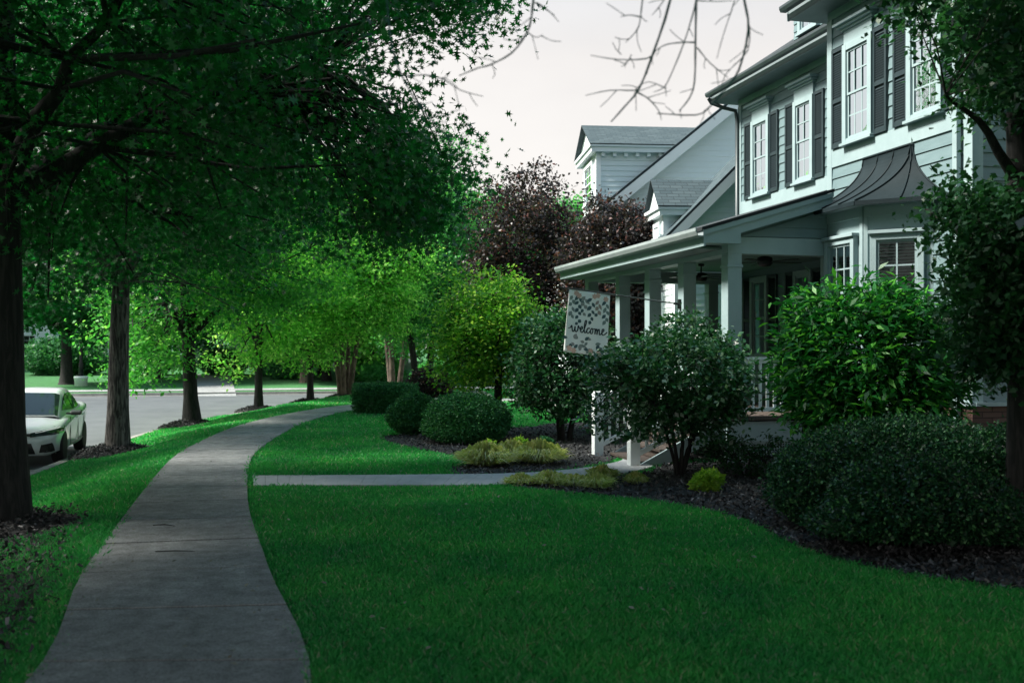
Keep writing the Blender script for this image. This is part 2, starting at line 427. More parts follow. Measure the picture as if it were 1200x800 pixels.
def mound(name, label, cat, loc, r, n, lsize, lmat, seed, tmpl=T_DIAMOND, amp=.12, core=.86, group=None, boxy=0, upbias=.3, shell=(.86, 1.04), stems=5, rz=0):
    """dense clipped or natural shrub sitting on the ground: twigs, and leaves in a thick lumpy shell over inner foliage"""
    rng = np.random.default_rng(seed); e = empty(name, loc, rz); tag(e, label, cat, group)
    f = lumps(rng, 12, amp); cz = r[2] * .5 if boxy else r[2] * .38

    def surf(D):
        if boxy:
            p = D / np.max(np.abs(D), axis=1, keepdims=True); p = p * (1 - .10 * (np.linalg.norm(p, axis=1, keepdims=True) - 1) / .73)
            k = f(D)[:, None]
            return p * k * np.array([r[0], r[1], r[2] * .5]) + np.array([0, 0, cz])
        k = f(D)[:, None]; h = np.where(D[:, 2:3] > 0, 1, .62)
        return D * k * np.array([r[0], r[1], r[2] * .62]) * np.concatenate([np.ones_like(h), np.ones_like(h), h], 1) + np.array([0, 0, cz])
    D = unit(rng.normal(size=(n, 3))); S = surf(D)
    c0 = np.array([0, 0, cz]); P = c0 + (S - c0) * (rng.uniform(shell[0], shell[1], n) + rng.exponential(.022, n))[:, None]
    P = P[P[:, 2] > .01]; od = unit(P - c0)
    V, fa = leaves(P, lsize, tmpl, rng, upbias, od, droop=-.1)
    npmesh('foliage', V, V.shape[1], lmat, e, fa)
    # inner foliage: bigger dark layered leaves so that it is dense but still leafy
    D = unit(rng.normal(size=(n // 3, 3))); S = surf(D); P = c0 + (S - c0) * rng.uniform(core * .8, core, n // 3)[:, None]; P = P[P[:, 2] > 0]
    V, fa = leaves(P, lsize * 2.6, T_DIAMOND, rng, .1, None)
    npmesh('inner_foliage', V, V.shape[1], lmat, e, fa)
    mb = MB()
    for i in range(stems):
        a = i * 2.4; t = c0 + np.array([math.cos(a) * r[0], math.sin(a) * r[1], r[2] * .2]) * .6
        mb.tube([(.03 * math.cos(a), .03 * math.sin(a), -.03), (t[0] * .4, t[1] * .4, cz * .6), t], [.02, .015, .006], 5)
    mb.build('stems', M_BARKD, e)
    return e


# ------------------------------------------------------------------ terrain
SL = [(-2.0, 2.2), (-2.41, 5.06), (-3.01, 6.79), (-3.37, 8.03), (-3.66, 9.14), (-4.12, 10.9), (-5.25, 15.4), (-5.62, 17.8), (-5.92, 21.1), (-5.85, 24.2), (-5.47, 27.2), (-4.6, 30), (-2.5, 32.2), (2, 33.8), (12, 35)]
SR = [(-.55, 2.2), (-.985, 5.06), (-1.66, 6.98), (-2.08, 8.3), (-2.44, 9.4), (-2.98, 11.2), (-4.02, 15.3), (-4.36, 18), (-4.63, 21.1), (-4.66, 24.2), (-4.35, 26.5), (-3.8, 28.6), (-2.2, 30.4), (2, 32), (12, 33.2)]
SL = [(.0, -6)] + SL; SR = [(1.45, -6)] + SR
KERB = [(-3.6, -12), (-6.2, 3), (-7.3, 10), (-8.2, 16.5), (-9.0, 22.2), (-9.3, 27), (-9.1, 32), (-8.3, 37), (-6.7, 40.5), (-3, 43), (5, 45), (60, 50)]
FAR = [(-120, 18), (-60, 36), (-30, 44), (-18.5, 47), (-8, 49.5), (5, 51.5), (60, 56)]
FAR = [(-120, 30), (-60, 39), (-30, 44.5), (-18.5, 47), (-8, 49.5), (5, 51.5), (60, 56)]


def cat_rom(P, m=6):
    P = [np.array(p, float) for p in P]; out = []
    for i in range(len(P) - 1):
        a, b, c, d = P[max(i - 1, 0)], P[i], P[i + 1], P[min(i + 2, len(P) - 1)]
        for k in range(m):
            t = k / m; out.append(.5 * ((2 * b) + (c - a) * t + (2 * a - 5 * b + 4 * c - d) * t * t + (3 * b - a - 3 * c + d) * t ** 3))
    out.append(P[-1]); return np.array(out)


KC = cat_rom(KERB); FC = cat_rom(FAR); SLC = cat_rom(SL, 8); SRC = cat_rom(SR, 8)


def smooth(A, n=10):
    for _ in range(n): A[1:-1] = (A[:-2] + 2 * A[1:-1] + A[2:]) / 4
    return A


SLC = smooth(SLC); SRC = smooth(SRC)


def pdist(P, line):
    best = np.full(len(P), 1e9)
    for a, b in zip(line, line[1:]):
        ab = b - a; t = np.clip(((P - a) @ ab) / (ab @ ab), 0, 1)
        best = np.minimum(best, np.linalg.norm(P - a - t[:, None] * ab, axis=1))
    return best


def inpoly(P, poly):
    x, y = P[:, 0], P[:, 1]; c = np.zeros(len(P), bool); n = len(poly)
    for i in range(n):
        x1, y1 = poly[i]; x2, y2 = poly[(i + 1) % n]
        if y1 == y2: continue
        k = ((y1 > y) != (y2 > y)) & (x < (x2 - x1) * (y - y1) / (y2 - y1) + x1)
        c ^= k
    return c


BLOCK = np.vstack([KC, [(60, -12)]]); FARB = np.vstack([FC, [(60, 400), (-120, 400)]])
WALK = np.vstack([SLC, SRC[::-1]])


def G(P):
    P = np.atleast_2d(np.array(P, float))[:, :2]
    z = np.full(len(P), -.6)
    inb = inpoly(P, BLOCK) | ((P[:, 1] <= -11.9) & (P[:, 0] > -3.6)); d = pdist(P, KC)
    s = np.clip(1 - (d - .1) / 3.0, 0, 1); s = s * s * (3 - 2 * s)
    zi = -.42 * s; zi = np.where(d < .3, -.6 + (zi + .6) * np.clip(d / .3, 0, 1), zi)
    z = np.where(inb, zi, z)
    inf = inpoly(P, FARB) | (P[:, 1] > 400); d2 = pdist(P, FC)
    z = np.where(inf, np.where(d2 < .3, -.6 + .12 * d2 / .3, -.48 + .02 * np.minimum(d2, 45)), z)
    return z


def g1(x, y): return float(G([(x, y)])[0])


def axis_lines(segs):
    out = []
    for a, b, st in segs: out += list(np.arange(a, b, st))
    return np.array(out + [segs[-1][1]])


gx = axis_lines([(-1500, -120, 230), (-120, -20, 4), (-20, 8, .3), (8, 40, 3), (40, 1500, 210)])
gy = axis_lines([(-600, -12, 98), (-12, 52, .3), (52, 120, 4), (120, 2500, 280)])
XX, YY = np.meshgrid(gx, gy); PP = np.stack([XX.ravel(), YY.ravel()], 1); ZZ = G(PP)
nx = len(gx); ny = len(gy)
me = bpy.data.meshes.new('ground')
i, j = np.meshgrid(np.arange(nx - 1), np.arange(ny - 1)); b = (j * nx + i).ravel()
me.from_pydata(np.column_stack([PP, ZZ]).tolist(), [], np.stack([b, b + 1, b + nx + 1, b + nx], 1).tolist())
me.materials.append(M_SOIL); me.materials.append(M_FLAWN)
cy = PP[b + nx, 1]; me.polygons.foreach_set('material_index', (cy > 44).astype(np.int32)); me.polygons.foreach_set('use_smooth', np.ones(len(b), bool))
ground = bpy.data.objects.new('ground', me); COL.objects.link(ground); tag(ground, kind='structure')

# road: one sheet between the two kerbs
mb = MB()
rp = [tuple(p) for p in KC] + [(60, 56)] + [tuple(p) for p in FC[::-1]] + [(-120, -60), (-3.6, -60)]
tess = geometry.tessellate_polygon([[Vector((x, y, 0)) for x, y in rp]])
mb.v = [(x, y, -.555) for x, y in rp]; mb.f = [tuple(t) for t in tess]; mb.uv = [None] * len(mb.f); mb.sm = [False] * len(mb.f)
o = mb.build('road', M_ASPH); tag(o, kind='structure')
# kerbs
for line, sgn in ((KC, 1), (FC, 1)):
    mb = MB(); prev = None
    for k in range(len(line)):
        d = line[min(k + 1, len(line) - 1)] - line[max(k - 1, 0)]; d = d / np.linalg.norm(d)
        nrm = np.array([d[1], -d[0]]) * (1 if line is KC else -1)
        a = line[k] - nrm * .01; c = line[k] + nrm * .17
        cur = [(*a, -.62), (*c, -.62), (*c, -.415), (*(a + nrm * .02), -.415)]
        g2 = line[k] - nrm * .34
        if prev:
            for q in range(4): mb.face([prev[0][q], prev[0][(q + 1) % 4], cur[(q + 1) % 4], cur[q]])
            mb.face([(*prev[1], -.548), (*prev[2], -.548), (*a, -.548), (*g2, -.548)])
        prev = (cur, g2, a)
    o = mb.build('kerb', M_KERB); tag(o, kind='structure')


def strip_slabs(name, L, Rr, spacing, gap, zoff, m, msub, ncross=1, rand=.0):
    """cut a path between two edge curves into slabs that lie on the terrain"""
    C = (L + Rr) / 2; seg = np.r_[0, np.cumsum(np.linalg.norm(np.diff(C, axis=0), axis=1))]
    def P(s, side):
        A = L if side == 0 else Rr
        return np.array([np.interp(s, seg, A[:, 0]), np.interp(s, seg, A[:, 1])])
    mb = MB(); s = 0; rng = random.Random(3)
    while s < seg[-1] - spacing:
        for c in range(ncross):
            ga = gap / 2; s0, s1 = s + ga, s + spacing - ga; u0, u1 = c / ncross, (c + 1) / ncross
            sub = max(1, int(spacing / .4)); dz = rng.uniform(-rand, rand); dz2 = rng.uniform(-rand, rand)
            for q in range(sub):
                a = s0 + (s1 - s0) * q / sub; b_ = s0 + (s1 - s0) * (q + 1) / sub
                pts = []
                for (ss, uu) in ((a, u0), (a, u1), (b_, u1), (b_, u0)):
                    w = P(ss, 0) * (1 - uu) + P(ss, 1) * uu
                    if ncross > 1: cc_ = P(ss, 0) * (1 - (u0 + u1) / 2) + P(ss, 1) * (u0 + u1) / 2; w = cc_ + (w - cc_) * (1 - gap / .3)
                    zz = g1(*w) + zoff + dz * (1 - (ss - s) / spacing) + dz2 * (ss - s) / spacing
                    pts.append((w[0], w[1], zz))
                low = [(x, y, z - .06) for x, y, z in pts]
                mb.face(pts); mb.face([low[0], low[1], pts[1], pts[0]]) if q == 0 else None
                mb.face([low[1], low[2], pts[2], pts[1]]); mb.face([low[3], low[0], pts[0], pts[3]])
                if q == sub - 1: mb.face([low[2], low[3], pts[3], pts[2]])
        s += spacing
    o = mb.build(name, m); tag(o, kind='structure')
    return o


def resamp(A, n=160):
    seg = np.r_[0, np.cumsum(np.linalg.norm(np.diff(A, axis=0), axis=1))]; s = np.linspace(0, seg[-1], n)
    return np.stack([np.interp(s, seg, A[:, 0]), np.interp(s, seg, A[:, 1])], 1)


# match right edge samples to left ones by nearest parameter
strip_slabs('sidewalk', SLC, SRC, 1.16, .026, .036, M_CONC, None, 1, .002)
mb = MB()
for k in range(len(SLC) - 1):
    p = [SLC[k], SRC[k], SRC[k + 1], SLC[k + 1]]
    mb.face([(q[0], q[1], g1(*q) + .0305) for q in p])
o = mb.build('sidewalk_bedding', M_CONCD); tag(o, kind='structure')
PL = np.array([(-3.42, 13.12), (-1.5, 13.2), (0, 13.35), (.9, 13.85), (1.55, 14.7), (1.7, 15.2)]); PR = np.array([(-3.16, 12.17), (-1.5, 12.2), (-.2, 12.25), (1.0, 12.8), (1.75, 13.7), (2.05, 14.3)])
PLC = cat_rom(PL, 6); PRC = cat_rom(PR, 6)
strip_slabs('front_path', PLC, PRC, .155, .004, .03, M_PAVE, None, 1, .001)
mb = MB()
for k in range(len(PLC) - 1):
    mb.face([(q[0], q[1], .012) for q in (PLC[k], PRC[k], PRC[k + 1], PLC[k + 1])])
o = mb.build('path_bedding', M_CONCD); tag(o, kind='structure')
# far sidewalk and driveway apron across the street
mb = MB()
for k in range(len(FC) - 1):
    q = []
    for kk, w in ((k, 2.0), (k, 3.4), (k + 1, 3.4), (k + 1, 2.0)):
        d = FC[min(kk + 1, len(FC) - 1)] - FC[max(kk - 1, 0)]; d = d / np.linalg.norm(d); p = FC[kk] + np.array([-d[1], d[0]]) * w
        q.append((p[0], p[1], g1(*p) + .03))
    mb.face(q)
o = mb.build('far_sidewalk', M_CONC); tag(o, kind='structure')
mb = MB()
for (x0, x1) in ((-34, -30.5), (-15.3, -13)):
    for k in range(8):
        ya, yb = 47 + k * 2.5, 49.5 + k * 2.5
        q = [(x0 - (ya - 47) * .3, ya), (x1 - (ya - 47) * .3, ya), (x1 - (yb - 47) * .3, yb), (x0 - (yb - 47) * .3, yb)]
        mb.face([(x, y, g1(x, y) + .04) for x, y in q])
o = mb.build('driveway', M_CONC); tag(o, kind='structure')

# mulch bed
BED1 = [(-.12, 12.16), (.35, 11.85), (.88, 11.5), (1.51, 11.05), (2.0, 10.45), (2.28, 9.87), (2.38, 9.3), (2.42, 8.7), (2.65, 7.9), (3.2, 7.2), (4.2, 6.7), (6.5, 6.3), (9, 6.4), (14, 6.8), (14, 15.5), (3.4, 14.9), (1.9, 13.6), (1.1, 12.85), (.2, 12.3)]
BED2 = [(.0, 13.38), (-.72, 13.3), (-.85, 14.0), (-.6, 15), (-1.3, 16.3), (-2.2, 17.9), (-2.4, 19.2), (-1.2, 20.6), (.4, 21.4), (1.0, 22.5), (3.0, 22.4), (3.4, 16.3), (3.2, 15), (1.7, 15.3), (1.45, 14.75), (.85, 13.9)]
BED3 = [(-4.15, 25.2), (-2.3, 25.2), (-2.2, 26.8), (-4.1, 26.9)]
mb = MB()
for poly in (BED1, BED2, BED3):
    pts = cat_rom(poly + [poly[0]], 3)[:-1]; b0 = len(mb.v)
    mb.v += [(x, y, .016) for x, y in pts]
    for t in geometry.tessellate_polygon([[Vector((x, y, 0)) for x, y in pts]]):
        mb.f.append(tuple(b0 + q for q in t)); mb.uv.append(None); mb.sm.append(False)
STREET = [(-4.95, 9.6, .24), (-7.68, 19.4, .225), (-8.42, 26.2, .2), (-8.55, 33.6, .15), (-7.25, 35.8, .13), (-6.3, 37.6, .17)]
for (x, y, r) in STREET:
    z = g1(x, y); mr = .62 + r
    mb.lathe([(mr * 1.15, z - .16), (mr, z - .02), (mr * .7, z + .07), (mr * .35, z + .15), (.05, z + .17)], (x, y), 20)
BED4 = np.array(cat_rom([(-4.42, 10.3), (-4.1, 9.5), (-3.75, 8.6), (-3.3, 7.2), (-2.95, 6.0), (-2.7, 4.2), (-5.2, 2.6), (-6.2, 7.5), (-6.1, 10.4), (-5.3, 11.1), (-4.42, 10.3)], 4))  # bare soil near the trunk, carried across the verge to imitate its shade
for yy in np.arange(2.6, 11.3, .12):
    for xx in np.arange(-6.4, -2.5, .12):
        if inpoly(np.array([(xx + .06, yy + .06)]), BED4)[0]:
            q = [(xx, yy), (xx + .12, yy), (xx + .12, yy + .12), (xx, yy + .12)]; gz = G(q) + .012; mb.face([(a, b, c) for (a, b), c in zip(q, gz)])
mulch = mb.build('mulch', M_MULCH); tag(mulch, kind='stuff')
rng = np.random.default_rng(5)
B1 = np.array(cat_rom(BED1 + [BED1[0]], 3)); B2 = np.array(cat_rom(BED2 + [BED2[0]], 3))
Y = np.exp(rng.uniform(math.log(6.2), math.log(22), 90000)); X = rng.uniform(-.25, .72, len(Y)) * Y
P = np.stack([X, Y], 1); edge = P + rng.normal(size=P.shape) * .05
P = P[inpoly(edge, B1) | inpoly(edge, B2)][:48000]
P3 = np.column_stack([P, rng.uniform(.02, .045, len(P))])
q4 = np.column_stack([rng.uniform(-6.6, -2.4, 60000), rng.uniform(2.5, 11.3, 60000)]); q4 = q4[inpoly(q4 + rng.normal(size=q4.shape) * .07, BED4)][:9000]
P3 = np.vstack([P3, np.column_stack([q4, G(q4) + rng.uniform(.012, .04, len(q4))])])
for (x, y, r_) in STREET:
    m_ = 2600; a_ = rng.uniform(0, 6.28, m_); q_ = rng.uniform(.2, 1.05, m_) ** .7 * (.62 + r_)
    zz_ = g1(x, y) + np.interp(q_ / (.62 + r_), [0, .35, .7, 1, 1.15], [.17, .15, .07, -.02, -.16]) + rng.uniform(.0, .03, m_)
    P3 = np.vstack([P3, np.column_stack([x + q_ * np.cos(a_), y + q_ * np.sin(a_), zz_])])
V, fa = leaves(P3, .045, (np.array([(0, 0, 0), (.3, .1, 0), (.25, 1, .1), (-.2, .9, 0)], float), [(0, 1, 2, 3)]), rng, .8)
o = npmesh('mulch_chips', V, 4, M_CHIP, None, fa); tag(o, kind='stuff')

# ------------------------------------------------------------------ grass
rng = np.random.default_rng(21)
n = 1020000
Y = np.exp(rng.uniform(math.log(3.6), math.log(46), n)); X = rng.uniform(-.62, .74, n) * Y
P = np.stack([X, Y], 1); J = P + rng.normal(size=P.shape) * .04
hole = np.zeros(n, bool)
for (x, y, r) in STREET: hole |= np.hypot(P[:, 0] - x, P[:, 1] - y) < (.5 + r)
hou = (P[:, 1] > 14.3) & (P[:, 0] > 3.2)
keep = inpoly(P, BLOCK) & ~inpoly(J, WALK) & ~inpoly(J, np.vstack([PLC, PRC[::-1]])) & ~inpoly(J, B1) & ~inpoly(J, B2) & ~(inpoly(J + (J - P) * 1.5, BED4) & (np.arange(n) % 5 > 1)) & ~hole & ~hou & (pdist(P, KC) > .2)
P = P[keep]; n = len(P); z = G(P)
h = rng.uniform(.035, .075, n) * (1 + P[:, 1] / 70); wd = np.maximum(.0034, .00058 * P[:, 1]) * rng.uniform(.7, 1.3, n)
patch = .75 + .35 * np.sin(P[:, 0] * 1.7 + 1) * np.sin(P[:, 1] * 1.3 + P[:, 0]); h *= np.clip(patch, .6, 1.2)
a = rng.uniform(0, 6.28, n); side = np.stack([np.cos(a), np.sin(a), np.zeros(n)], 1) * wd[:, None]
lean = np.stack([rng.normal(size=n), rng.normal(size=n), np.zeros(n)], 1) * (h * .45)[:, None]
b3 = np.column_stack([P, z - .004]); up = np.stack([np.zeros(n), np.zeros(n), h], 1)
mid = b3 + up * .6 + lean * .35
V = np.stack([b3 - side, b3 + side, mid + side * .8, b3 + up * .98 + lean, mid - side * .8], 1)
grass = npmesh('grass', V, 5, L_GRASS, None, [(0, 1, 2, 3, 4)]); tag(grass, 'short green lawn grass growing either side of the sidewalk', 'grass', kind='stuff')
print('grass', n)

# small things lying on the sidewalk: two twigs and scattered leaves
for (px, py, ang, ln, lb) in ((205, 646, .05, .32, 'thin dark twig lying across the sidewalk slab'), (193, 615, -.2, .22, 'shorter twig on the sidewalk farther from the camera')):
    Yt = F * 1.66 / (py - HZ); x = (px - 600) / F * Yt
    mb = MB().tube([(x - ln / 2, Yt, .042), (x, Yt + .01, .046), (x + ln / 2, Yt + ang * ln, .041)], [.004, .005, .002], 5)
    tag(mb.build('fallen_twig', M_BARKD), lb, 'twig')
rng = np.random.default_rng(77)
Yl = rng.uniform(5, 22, 160); k = rng.uniform(0, 1, 160) ** .5
xl = np.interp(Yl, SLC[:, 1], SLC[:, 0]); xr = np.interp(Yl, SRC[:, 1], SRC[:, 0]); X = xl + (xr - xl) * rng.beta(.6, .6, 160)
P_ = np.column_stack([X, Yl, np.full(160, .042) + G(np.stack([X, Yl], 1))])
Yq = rng.uniform(5, 24, 260); Xq = rng.uniform(-.3, .25, 260) * Yq; P_ = np.vstack([P_, np.column_stack([Xq, Yq, np.full(260, .055)])])
V, fa = leaves(P_, .04, T_DIAMOND, rng, 2)
tag(npmesh('leaf_litter', V, 4, mat('dry_leaf', (.16, .15, .11), (.3, .3, .24), 3), None, fa), kind='stuff')
#HOUSE
# ------------------------------------------------------------------ buildings
class Fr:                                    # a wall plane: origin, along, outward normal
    def __init__(s, O, A, Nn): s.O = Vector(O); s.A = Vector(A).normalized(); s.N = Vector(Nn).normalized()
    def pt(s, a, n, z): p = s.O + s.A * a + s.N * n; return (p.x, p.y, p.z + z)
    def box(s, mb, a0, a1, n0, n1, z0, z1):
        mb.hexa([s.pt(a0, n0, z0), s.pt(a1, n0, z0), s.pt(a1, n1, z0), s.pt(a0, n1, z0), s.pt(a0, n0, z1), s.pt(a1, n0, z1), s.pt(a1, n1, z1), s.pt(a0, n1, z1)])


def siding(fr, z0, z1, Lf, Rf, e, m, parent, name='siding', lip=.022, rng=random.Random(2)):
    if not callable(Lf): v = Lf; Lf = lambda z, v=v: v
    if not callable(Rf): v2 = Rf; Rf = lambda z, v=v2: v
    mb = MB(); z = z0
    while z < z1 - .01:
        zt = min(z + e, z1); a0, a1, b0, b1 = Lf(z), Rf(z), Lf(zt), Rf(zt)
        if a1 - a0 > .01:
            if b1 < b0: b0 = b1 = (b0 + b1) / 2
            j = rng.uniform(-.002, .002)
            mb.face([fr.pt(a0, lip + j, z), fr.pt(a1, lip + j, z), fr.pt(b1, .005, zt), fr.pt(b0, .005, zt)])
            mb.face([fr.pt(a0, 0, z), fr.pt(a1, 0, z), fr.pt(a1, lip + j, z), fr.pt(a0, lip + j, z)])
        z += e
    return mb.build(name, m, parent)


def window(fr, a0, a1, z0, z1, parent, trim=.10, cols=2, rows=4, cover='curtain', cornice=False, tm=None, cap=False, sill=True, label=None):
    """outer size a0..a1, z0..z1; frame > sash, pane, curtain or blind"""
    tm = tm or M_TRIM; mb = MB()
    fr.box(mb, a0, a0 + trim, 0, .085, z0, z1); fr.box(mb, a1 - trim, a1, 0, .085, z0, z1)
    fr.box(mb, a0 + trim, a1 - trim, 0, .083, z1 - trim, z1); fr.box(mb, a0 + trim, a1 - trim, 0, .083, z0, z0 + trim * .6)
    if sill: fr.box(mb, a0 - .03, a1 + .03, 0, .12, z0 - .045, z0 - .002)
    if cornice:
        fr.box(mb, a0 + .01, a1 - .01, 0, .06, z1 + .003, z1 + .22)
        for k, (w, d, h0, h1) in enumerate(((.03, .09, .22, .26), (.07, .14, .262, .30), (.11, .19, .302, .345))):
            fr.box(mb, a0 - w, a1 + w, 0, d, z1 + h0, z1 + h1)
    if cap: fr.box(mb, a0 - .02, a1 + .02, 0, .12, z1 + .003, z1 + .05)
    w = mb.build('window', tm, parent, bevel=.004)
    i0, i1, j0, j1 = a0 + trim, a1 - trim, z0 + trim * .6, z1 - trim; zm = (j0 + j1) / 2
    mb = MB(); s = .035
    for (u0, u1, dn) in ((j0, zm + .015, .045), (zm - .015, j1, .058)):
        fr.box(mb, i0 + .001, i0 + s, .03, dn, u0, u1); fr.box(mb, i1 - s, i1 - .001, .03, dn, u0, u1)
        fr.box(mb, i0 + s, i1 - s, .03, dn - .001, u0 + .001, u0 + s); fr.box(mb, i0 + s, i1 - s, .03, dn - .001, u1 - s, u1 - .001)
        for c in range(1, cols):
            x = i0 + (i1 - i0) * c / cols; fr.box(mb, x - .011, x + .011, .032, dn - .006, u0 + s, u1 - s)
        rr = max(1, rows // 2)
        for r in range(1, rr):
            z = u0 + (u1 - u0) * r / rr; fr.box(mb, i0 + s, i1 - s, .032, dn - .008, z - .011, z + .011)
    mb.build('sash', tm, w)
    mb = MB(); mb.face([fr.pt(i0 + .01, .036, j0 + .01), fr.pt(i1 - .01, .036, j0 + .01), fr.pt(i1 - .01, .036, j1 - .01), fr.pt(i0 + .01, .036, j1 - .01)])
    mb.build('pane', MAT['glass'], w)
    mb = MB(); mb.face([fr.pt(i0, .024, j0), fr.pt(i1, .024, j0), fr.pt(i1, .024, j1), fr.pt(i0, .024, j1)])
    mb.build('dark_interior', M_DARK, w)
    if cover == 'blind':
        mb = MB(); z = j0 + .02
        while z < j1 - .02:
            mb.face([fr.pt(i0 + .02, .0335, z), fr.pt(i1 - .02, .0335, z), fr.pt(i1 - .02, .027, z + .024), fr.pt(i0 + .02, .027, z + .024)]); z += .043
        mb.build('blind', M_BLIND, w)
    elif cover == 'curtain':
        mb = MB()
        for (c0, c1) in ((i0, i0 + (i1 - i0) * .36), (i1 - (i1 - i0) * .36, i1)):
            K = 14; prev = None
            for k in range(K + 1):
                a = c0 + (c1 - c0) * k / K; nn = .029 + .004 * math.sin(k * 2.2)
                if prev: mb.face([fr.pt(prev[0], prev[1], j0), fr.pt(a, nn, j0), fr.pt(a, nn, j1), fr.pt(prev[0], prev[1], j1)])
                prev = (a, nn)
        mb.build('curtain', M_CURT, w)
    return w


def shutter(fr, a0, a1, z0, z1, parent):
    mb = MB(); s = .045
    fr.box(mb, a0, a0 + s, .02, .06, z0, z1); fr.box(mb, a1 - s, a1, .02, .06, z0, z1)
    zm = z0 + (z1 - z0) * .47
    for (u0, u1) in ((z0, z0 + .07), (zm - .03, zm + .03), (z1 - .06, z1)): fr.box(mb, a0 + s, a1 - s, .02, .058, u0, u1)
    for (u0, u1) in ((z0 + .07, zm - .03), (zm + .03, z1 - .06)):
        z = u0 + .004
        while z < u1 - .03:
            mb.face([fr.pt(a0 + s, .054, z), fr.pt(a1 - s, .054, z), fr.pt(a1 - s, .028, z + .036), fr.pt(a0 + s, .028, z + .036)]); z += .036
    fr.box(mb, a0 + .01, a1 - .01, .012, .026, z0 + .01, z1 - .01)
    return mb.build('shutter', M_SHUT, parent)


def slab(name, m, parent, pts_top, th):
    """roof slab from a planar quad given ccw from above; uv in metres"""
    mb = MB(); P = [Vector(p) for p in pts_top]; ux = (P[1] - P[0]).normalized(); n = ux.cross(P[-1] - P[0]).normalized(); uy = n.cross(ux)
    if abs(ux.z) > .2: ux, uy = uy, ux
    uv = [((p - P[0]).dot(ux), (p - P[0]).dot(uy)) for p in P]
    mb.face(P, uv); Q = [p - Vector((0, 0, th)) for p in P]; mb.face(list(reversed(Q)))
    for i in range(len(P)):
        k = (i + 1) % len(P); mb.face([Q[i], Q[k], P[k], P[i]])
    return mb.build(name, m, parent)


TH = R(13.9)
P0 = Vector((3.165, 14.6, 0))
H = empty('porch_house', P0, TH)
tag(H, 'nearest pale blue clapboard house with columned porch and metal-roofed bay on the right', 'house')
WL, WW, TF, TJ, TN = 3.5, 2.3, 6.56, 1.035, -2.34        # planes of the two street walls and the ends
EZ = 7.35
fl = Fr((WL, 0, 0), (0, 1, 0), (-1, 0, 0)); fw = Fr((WW, 0, 0), (0, 1, 0), (-1, 0, 0)); fs = Fr((0, TN, 0), (1, 0, 0), (0, -1, 0))
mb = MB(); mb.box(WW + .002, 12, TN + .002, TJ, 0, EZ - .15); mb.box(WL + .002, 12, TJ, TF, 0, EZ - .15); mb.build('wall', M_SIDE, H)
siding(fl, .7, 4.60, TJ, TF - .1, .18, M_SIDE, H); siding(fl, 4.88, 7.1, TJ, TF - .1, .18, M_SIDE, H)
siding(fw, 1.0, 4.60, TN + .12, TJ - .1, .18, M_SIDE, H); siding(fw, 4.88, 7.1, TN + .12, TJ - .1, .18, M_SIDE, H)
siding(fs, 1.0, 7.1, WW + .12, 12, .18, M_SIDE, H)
mb = MB()
fl.box(mb, TJ + .01, TF, 0, .03, 4.60, 4.878); fw.box(mb, TN, TJ, 0, .03, 4.60, 4.878)
fl.box(mb, TJ + .01, TF, 0, .035, 6.98, 7.2); fw.box(mb, TN, TJ, 0, .035, 6.98, 7.2); fs.box(mb, WW, 12, 0, .035, 6.98, 7.2)
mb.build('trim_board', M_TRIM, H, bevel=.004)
mb = MB()
fw.box(mb, TN - .036, TN + .13, 0, .036, .95, 6.98); fs.box(mb, WW, WW + .13, 0, .036, .95, 6.98)
fw.box(mb, TJ - .12, TJ + .02, 0, .034, .95, 6.98); fl.box(mb, TF - .12, TF + .02, 0, .034, .7, 6.98)
mb.build('corner_board', M_TRIM, H, bevel=.005)
mb = MB()
for (x0, x1, y0, y1) in ((WW - .03, 12, TN - .03, TN + .2), (WW - .03, WW + .2, TN - .02, TJ)):
    L_ = max(x1 - x0, y1 - y0)
    mb.face([(x0, y0, -.1), (x1, y0, -.1), (x1, y0, .95), (x0, y0, .95)], [(0, 0), (x1 - x0, 0), (x1 - x0, 1.05), (0, 1.05)])
    mb.face([(x0, y1, -.1), (x0, y0, -.1), (x0, y0, .95), (x0, y1, .95)], [(0, 0), (y1 - y0, 0), (y1 - y0, 1.05), (0, 1.05)])
    mb.face([(x0, y0, .95), (x1, y0, .95), (x1, y1, .95), (x0, y1, .95)], [(0, 0), (x1 - x0, 0), (x1 - x0, .1), (0, .1)])
mb.build('foundation', M_BRICK, H)
mb = MB(); fw.box(mb, TN - .06, TJ, 0, .07, .951, 1.0); fs.box(mb, WW + .0, 12, 0, .07, .951, .999); mb.build('water_table', M_TRIM, H)
# downspout on the near corner
mb = MB(); fw.box(mb, TN + .16, TN + .25, .05, .12, .15, 7.0); fw.box(mb, TN + .15, TN + .26, .02, .13, 2.5, 2.53); fw.box(mb, TN + .15, TN + .26, .02, .13, 4.7, 4.73)
mb.build('downspout', M_TRIM, H, bevel=.008)
